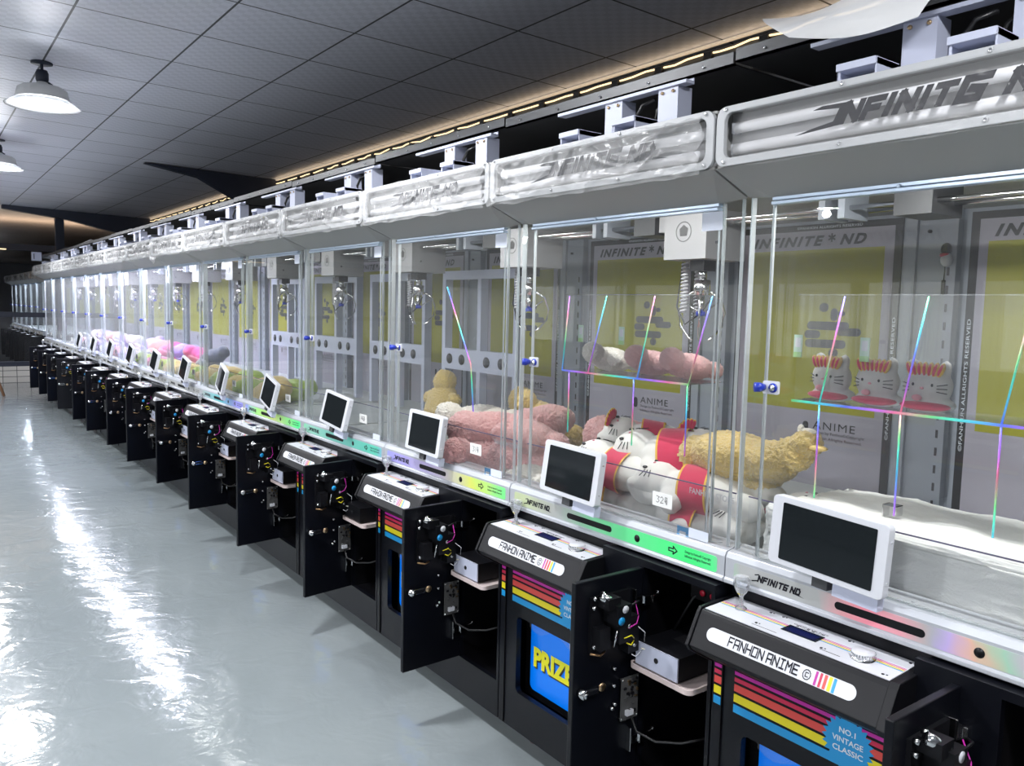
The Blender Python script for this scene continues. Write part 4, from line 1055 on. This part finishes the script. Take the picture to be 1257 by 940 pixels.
b.prism([(15.64, CZ + 1.49), (22.5, CZ + .95), (27, CZ + .95), (27, CZ + 1.3), (15.64, CZ + 1.6)], lambda a, z, d: (d, a, z), -7, 3.5)
struct('ceiling_far', b.mesh('cf'))
lightn('led_glow', (0, 17.0, CZ + 1.0), (PI, 0, 0), 40, 8, .05, (1, .8, .6))
# beams
def beam(name, poly, y0, y1):
    b = B([navy], raw=True); b.prism(poly, lambda a, z, d: (a, d, z + CZ), y0, y1); return struct(name, b.mesh(name, .004))
beam('beam_haunched', [(1.97, 1.385), (3.42, 1.36), (3.42, .68), (3.16, .68), (3.12, .98), (2.86, 1.12), (2.5, 1.30)], 8.95, 9.07)
beam('beam_far', [(1.2, 1.41), (3.42, 1.36), (3.42, .68), (3.2, .68), (3.1, 1.03), (2.1, 1.25), (1.2, 1.35)], 14.8, 14.95)
beam('pillar_far', [(2.0, -1.55), (2.13, -1.55), (2.13, 1.32), (2.0, 1.32)], 15.5, 15.62)
beam('beam_cross', [(-6.9, .88), (3.4, .88), (3.4, 1.0), (-6.9, 1.0)], 18.0, 18.12)
b = B([mat('warm_led', (1, .8, .5))], raw=True)
b.tube([(-3, 17.99, CZ + .89), (1.50, 17.99, CZ + .89)], .012, 6); tag(link('led_rope', b.mesh('r2')), 'warm LED line glowing on the distant ceiling beyond the far beam', 'rope light')
# glass partition at the far end
PYY = 17.2
b = B([tile_mat()], raw=True); b.box(-6.9, 3.4, PYY, PYY + .12, 0, .3); struct('wall_partition_base', b.mesh('pb'))
b = B([navy], raw=True)
b.box(-6.9, 3.4, PYY - .01, PYY + .1, .3, .38); b.box(-6.9, 3.4, PYY - .01, PYY + .08, 1.19, 1.28)
for x in (-2.6, -.4): b.box(x, x + .06, PYY, PYY + .08, .38, 2.3)
struct('trim_2', b.mesh('pf'))
b = B([glass], raw=True); b.add([(-6.9, PYY + .04, .38), (3.4, PYY + .04, .38), (3.4, PYY + .04, 1.19), (-6.9, PYY + .04, 1.19)], [(0, 1, 2, 3)]); struct('window_1', b.mesh('pg'))
b = B([whitemetal, plastic], raw=True); b.box(-.07, .07, -.05, .05, -.07, .07); b.box(-.05, -.03, -.06, -.05, -.05, .05, 1); b.box(.07, .29, -.02, .02, -.02, .02, 1)
o = link('white_lamp_box', b.mesh('lb', .004)); o.location = world(1.72, 15.55, .675); tag(o, 'small white box fixed to the far pillar above the end of the row', 'hanging box')
# easel
e = empty('wooden_easel', (.98, 14.9, 0)); tag(e, 'brown wooden easel standing on the floor before the glass partition', 'easel')
def leg(a, c):
    b = B([wood], raw=True); a = Vector(a); c = Vector(c); b.tube([a, c], .022, 4); return b.mesh('leg')
link('leg', leg((.17, 0, 0), (-.12, .1, 1.0)), e); link('leg', leg((-.45, 0, 0), (-.16, .1, 1.0)), e); link('leg', leg((-.14, .5, 0), (-.14, .12, .98)), e)
b = B([wood], raw=True); b.box(-.38, .09, .02, .05, .36, .40); link('crossbar', b.mesh('cb'), e)
# pendant lamps
def m_shade():
    b = B([mat('lamp_metal_white', (.7, .7, .7), .4)], raw=True)
    b.lathe([(.028, .145), (.035, .135), (.11, .115), (.135, .10), (.148, .045), (.146, .04), (.13, .095), (.1, .108), (.0, .11)], (0, 0, 0), 32); return b.mesh('shade')
def m_rim():
    b = B([lampglass], raw=True); b.lathe([(.146, .045), (.165, .03), (.207, .005), (.205, .0), (.16, .022), (.142, .04)], (0, 0, 0), 36); return b.mesh('glass_rim')
def m_sock():
    b = B([navy], raw=True); b.lathe([(0, .215), (.03, .215), (.032, .205), (.036, .20), (.036, .16), (.03, .145), (0, .145)], (0, 0, 0), 18); b.tube([(0, 0, .21), (0, 0, .262)], .009, 8); b.tube([(.03, 0, .15), (.055, 0, .135)], .006, 6); return b.mesh('socket')
def m_canopy():
    b = B([navy], raw=True); b.lathe([(0, .262), (.06, .262), (.06, .252), (0, .25)], (0, 0, 0), 20); return b.mesh('canopy')
def m_bulb():
    b = B([mat('lamp_glow', (1, 1, 1), .5, emit=(1, .99, .98), es=9.)], raw=True); b.lathe([(0, .03), (.06, .032), (.11, .04), (.13, .055), (.12, .09)], (0, 0, 0), 28); return b.mesh('diffuser')
LP = [(.70, 5.80), (.70, 8.85), (.70, 2.78), (.70, 11.9), (.70, -.25), (-2.9, 5.8), (-2.9, 8.85), (-2.9, 2.78), (-2.9, 11.9), (-2.9, -.25), (-5.6, 5.8), (-5.6, 11.9)]
LN = ['white pendant lamp closest to the camera, lit, near the first rows of ceiling tiles', 'second white pendant lamp from the camera, lit, partly cut by the picture edge']
for i, (x, y) in enumerate(LP):
    zc = 1.4336 - sl * x
    t = empty('pendant_lamp', (x, y, CZ + zc - .262)); tag(t, LN[i] if i < 2 else 'white pendant lamp on the ceiling of the aisle', 'pendant lamp', 'pendant lamps on the ceiling')
    link('shade', cm('shade', m_shade), t); link('glass_rim', cm('rim', m_rim), t); link('socket', cm('sock', m_sock), t); link('canopy', cm('canopy', m_canopy), t); link('diffuser', cm('bulb', m_bulb), t)
    l = bpy.data.lights.new('lamp_light', 'AREA'); l.shape = 'DISK'; l.size = .24; l.energy = 40 if x > 0 else 85; l.color = (.95, .965, 1.)
    lo = bpy.data.objects.new('lamp_light', l); COL.objects.link(lo); lo.location = (x, y, CZ + zc - .262 + .024)
    l2 = bpy.data.lights.new('lamp_spill', 'POINT'); l2.energy = 12; l2.shadow_soft_size = .05; l2o = bpy.data.objects.new('lamp_spill', l2); COL.objects.link(l2o); l2o.location = (x, y, CZ + zc - .262 - .05)
# loose white sheet draped at the tray edge
b = B([sheet_m], raw=True)
C4 = [Vector((1.78, 1.36, CZ + .752)), Vector((1.70, .80, CZ + .70)), Vector((1.70, 1.22, CZ + .655)), Vector((1.66, .88, CZ + .60))]
vs = []; fs = []; n = 20
for i in range(n + 1):
    for j in range(n + 1):
        a, t = i / n, j / n
        top = C4[0].lerp(C4[1], a); bot = C4[2].lerp(C4[3], a) + Vector((0, 0, -.012 * math.sin(a * PI)))
        p = top.lerp(bot, t); p.x += -.03 * math.sin(t * PI) * (1 - .5 * a) + .02 * math.sin(a * 4)
        p.z += .012 * math.sin(a * PI) * (1 - t) - .02 * math.sin(a * PI * 2) * (1 - t)
        vs.append(tuple(p))
for i in range(n):
    for j in range(n): fs.append((i * (n + 1) + j, i * (n + 1) + j + 1, (i + 1) * (n + 1) + j + 1, (i + 1) * (n + 1) + j))
b.add(vs, fs, 0, True); o = link('loose_sheet', b.mesh('sheet')); tag(o, 'loose white plastic sheet hanging over the tray edge above the nearest machine', 'plastic sheet')
b = B([sheet_m], raw=True); b.add([(0, 0, 0), (.0, 1.9, 0), (.25, 1.2, .16), (.35, .4, .03)], [(0, 1, 2), (0, 2, 3)]); o = link('loose_sheet', b.mesh('sheet')); o.location = (1.9, 12.0, CZ + .70); tag(o, 'crumpled white sheet lying on the trays far down the row', 'plastic sheet')

# ------------------------------------------------------------------ camera, world, view
cam = bpy.data.cameras.new('camera'); co = bpy.data.objects.new('camera', cam); sc.collection.objects.link(co)
f_px = 996.83; cam.sensor_width = 36; cam.lens = f_px / 1257 * 36; cam.clip_start = .02
yaw, pitch, roll = R(36.596255), R(-5.230343), R(1.32525524)
F = Vector((math.sin(yaw) * math.cos(pitch), math.cos(yaw) * math.cos(pitch), math.sin(pitch))); Rt = Vector((math.cos(yaw), -math.sin(yaw), 0)); U = Rt.cross(F)
R2 = Rt * math.cos(roll) + U * math.sin(roll); U2 = -Rt * math.sin(roll) + U * math.cos(roll)
M = Matrix((R2, U2, -F)).transposed().to_4x4(); M.translation = Vector((0, 0, CZ)); co.matrix_world = M
sc.camera = co
w = bpy.data.worlds.new('world'); sc.world = w; w.use_nodes = True; w.node_tree.nodes['Background'].inputs[0].default_value = (.3, .33, .4, 1); w.node_tree.nodes['Background'].inputs[1].default_value = .3
sc.view_settings.view_transform = 'Standard'; sc.view_settings.look = 'None'; sc.view_settings.gamma = 1; sc.view_settings.exposure = .38
sc.cycles.transparent_max_bounces = 96; sc.cycles.max_bounces = 8; sc.cycles.use_denoising = True; sc.cycles.sample_clamp_indirect = 6
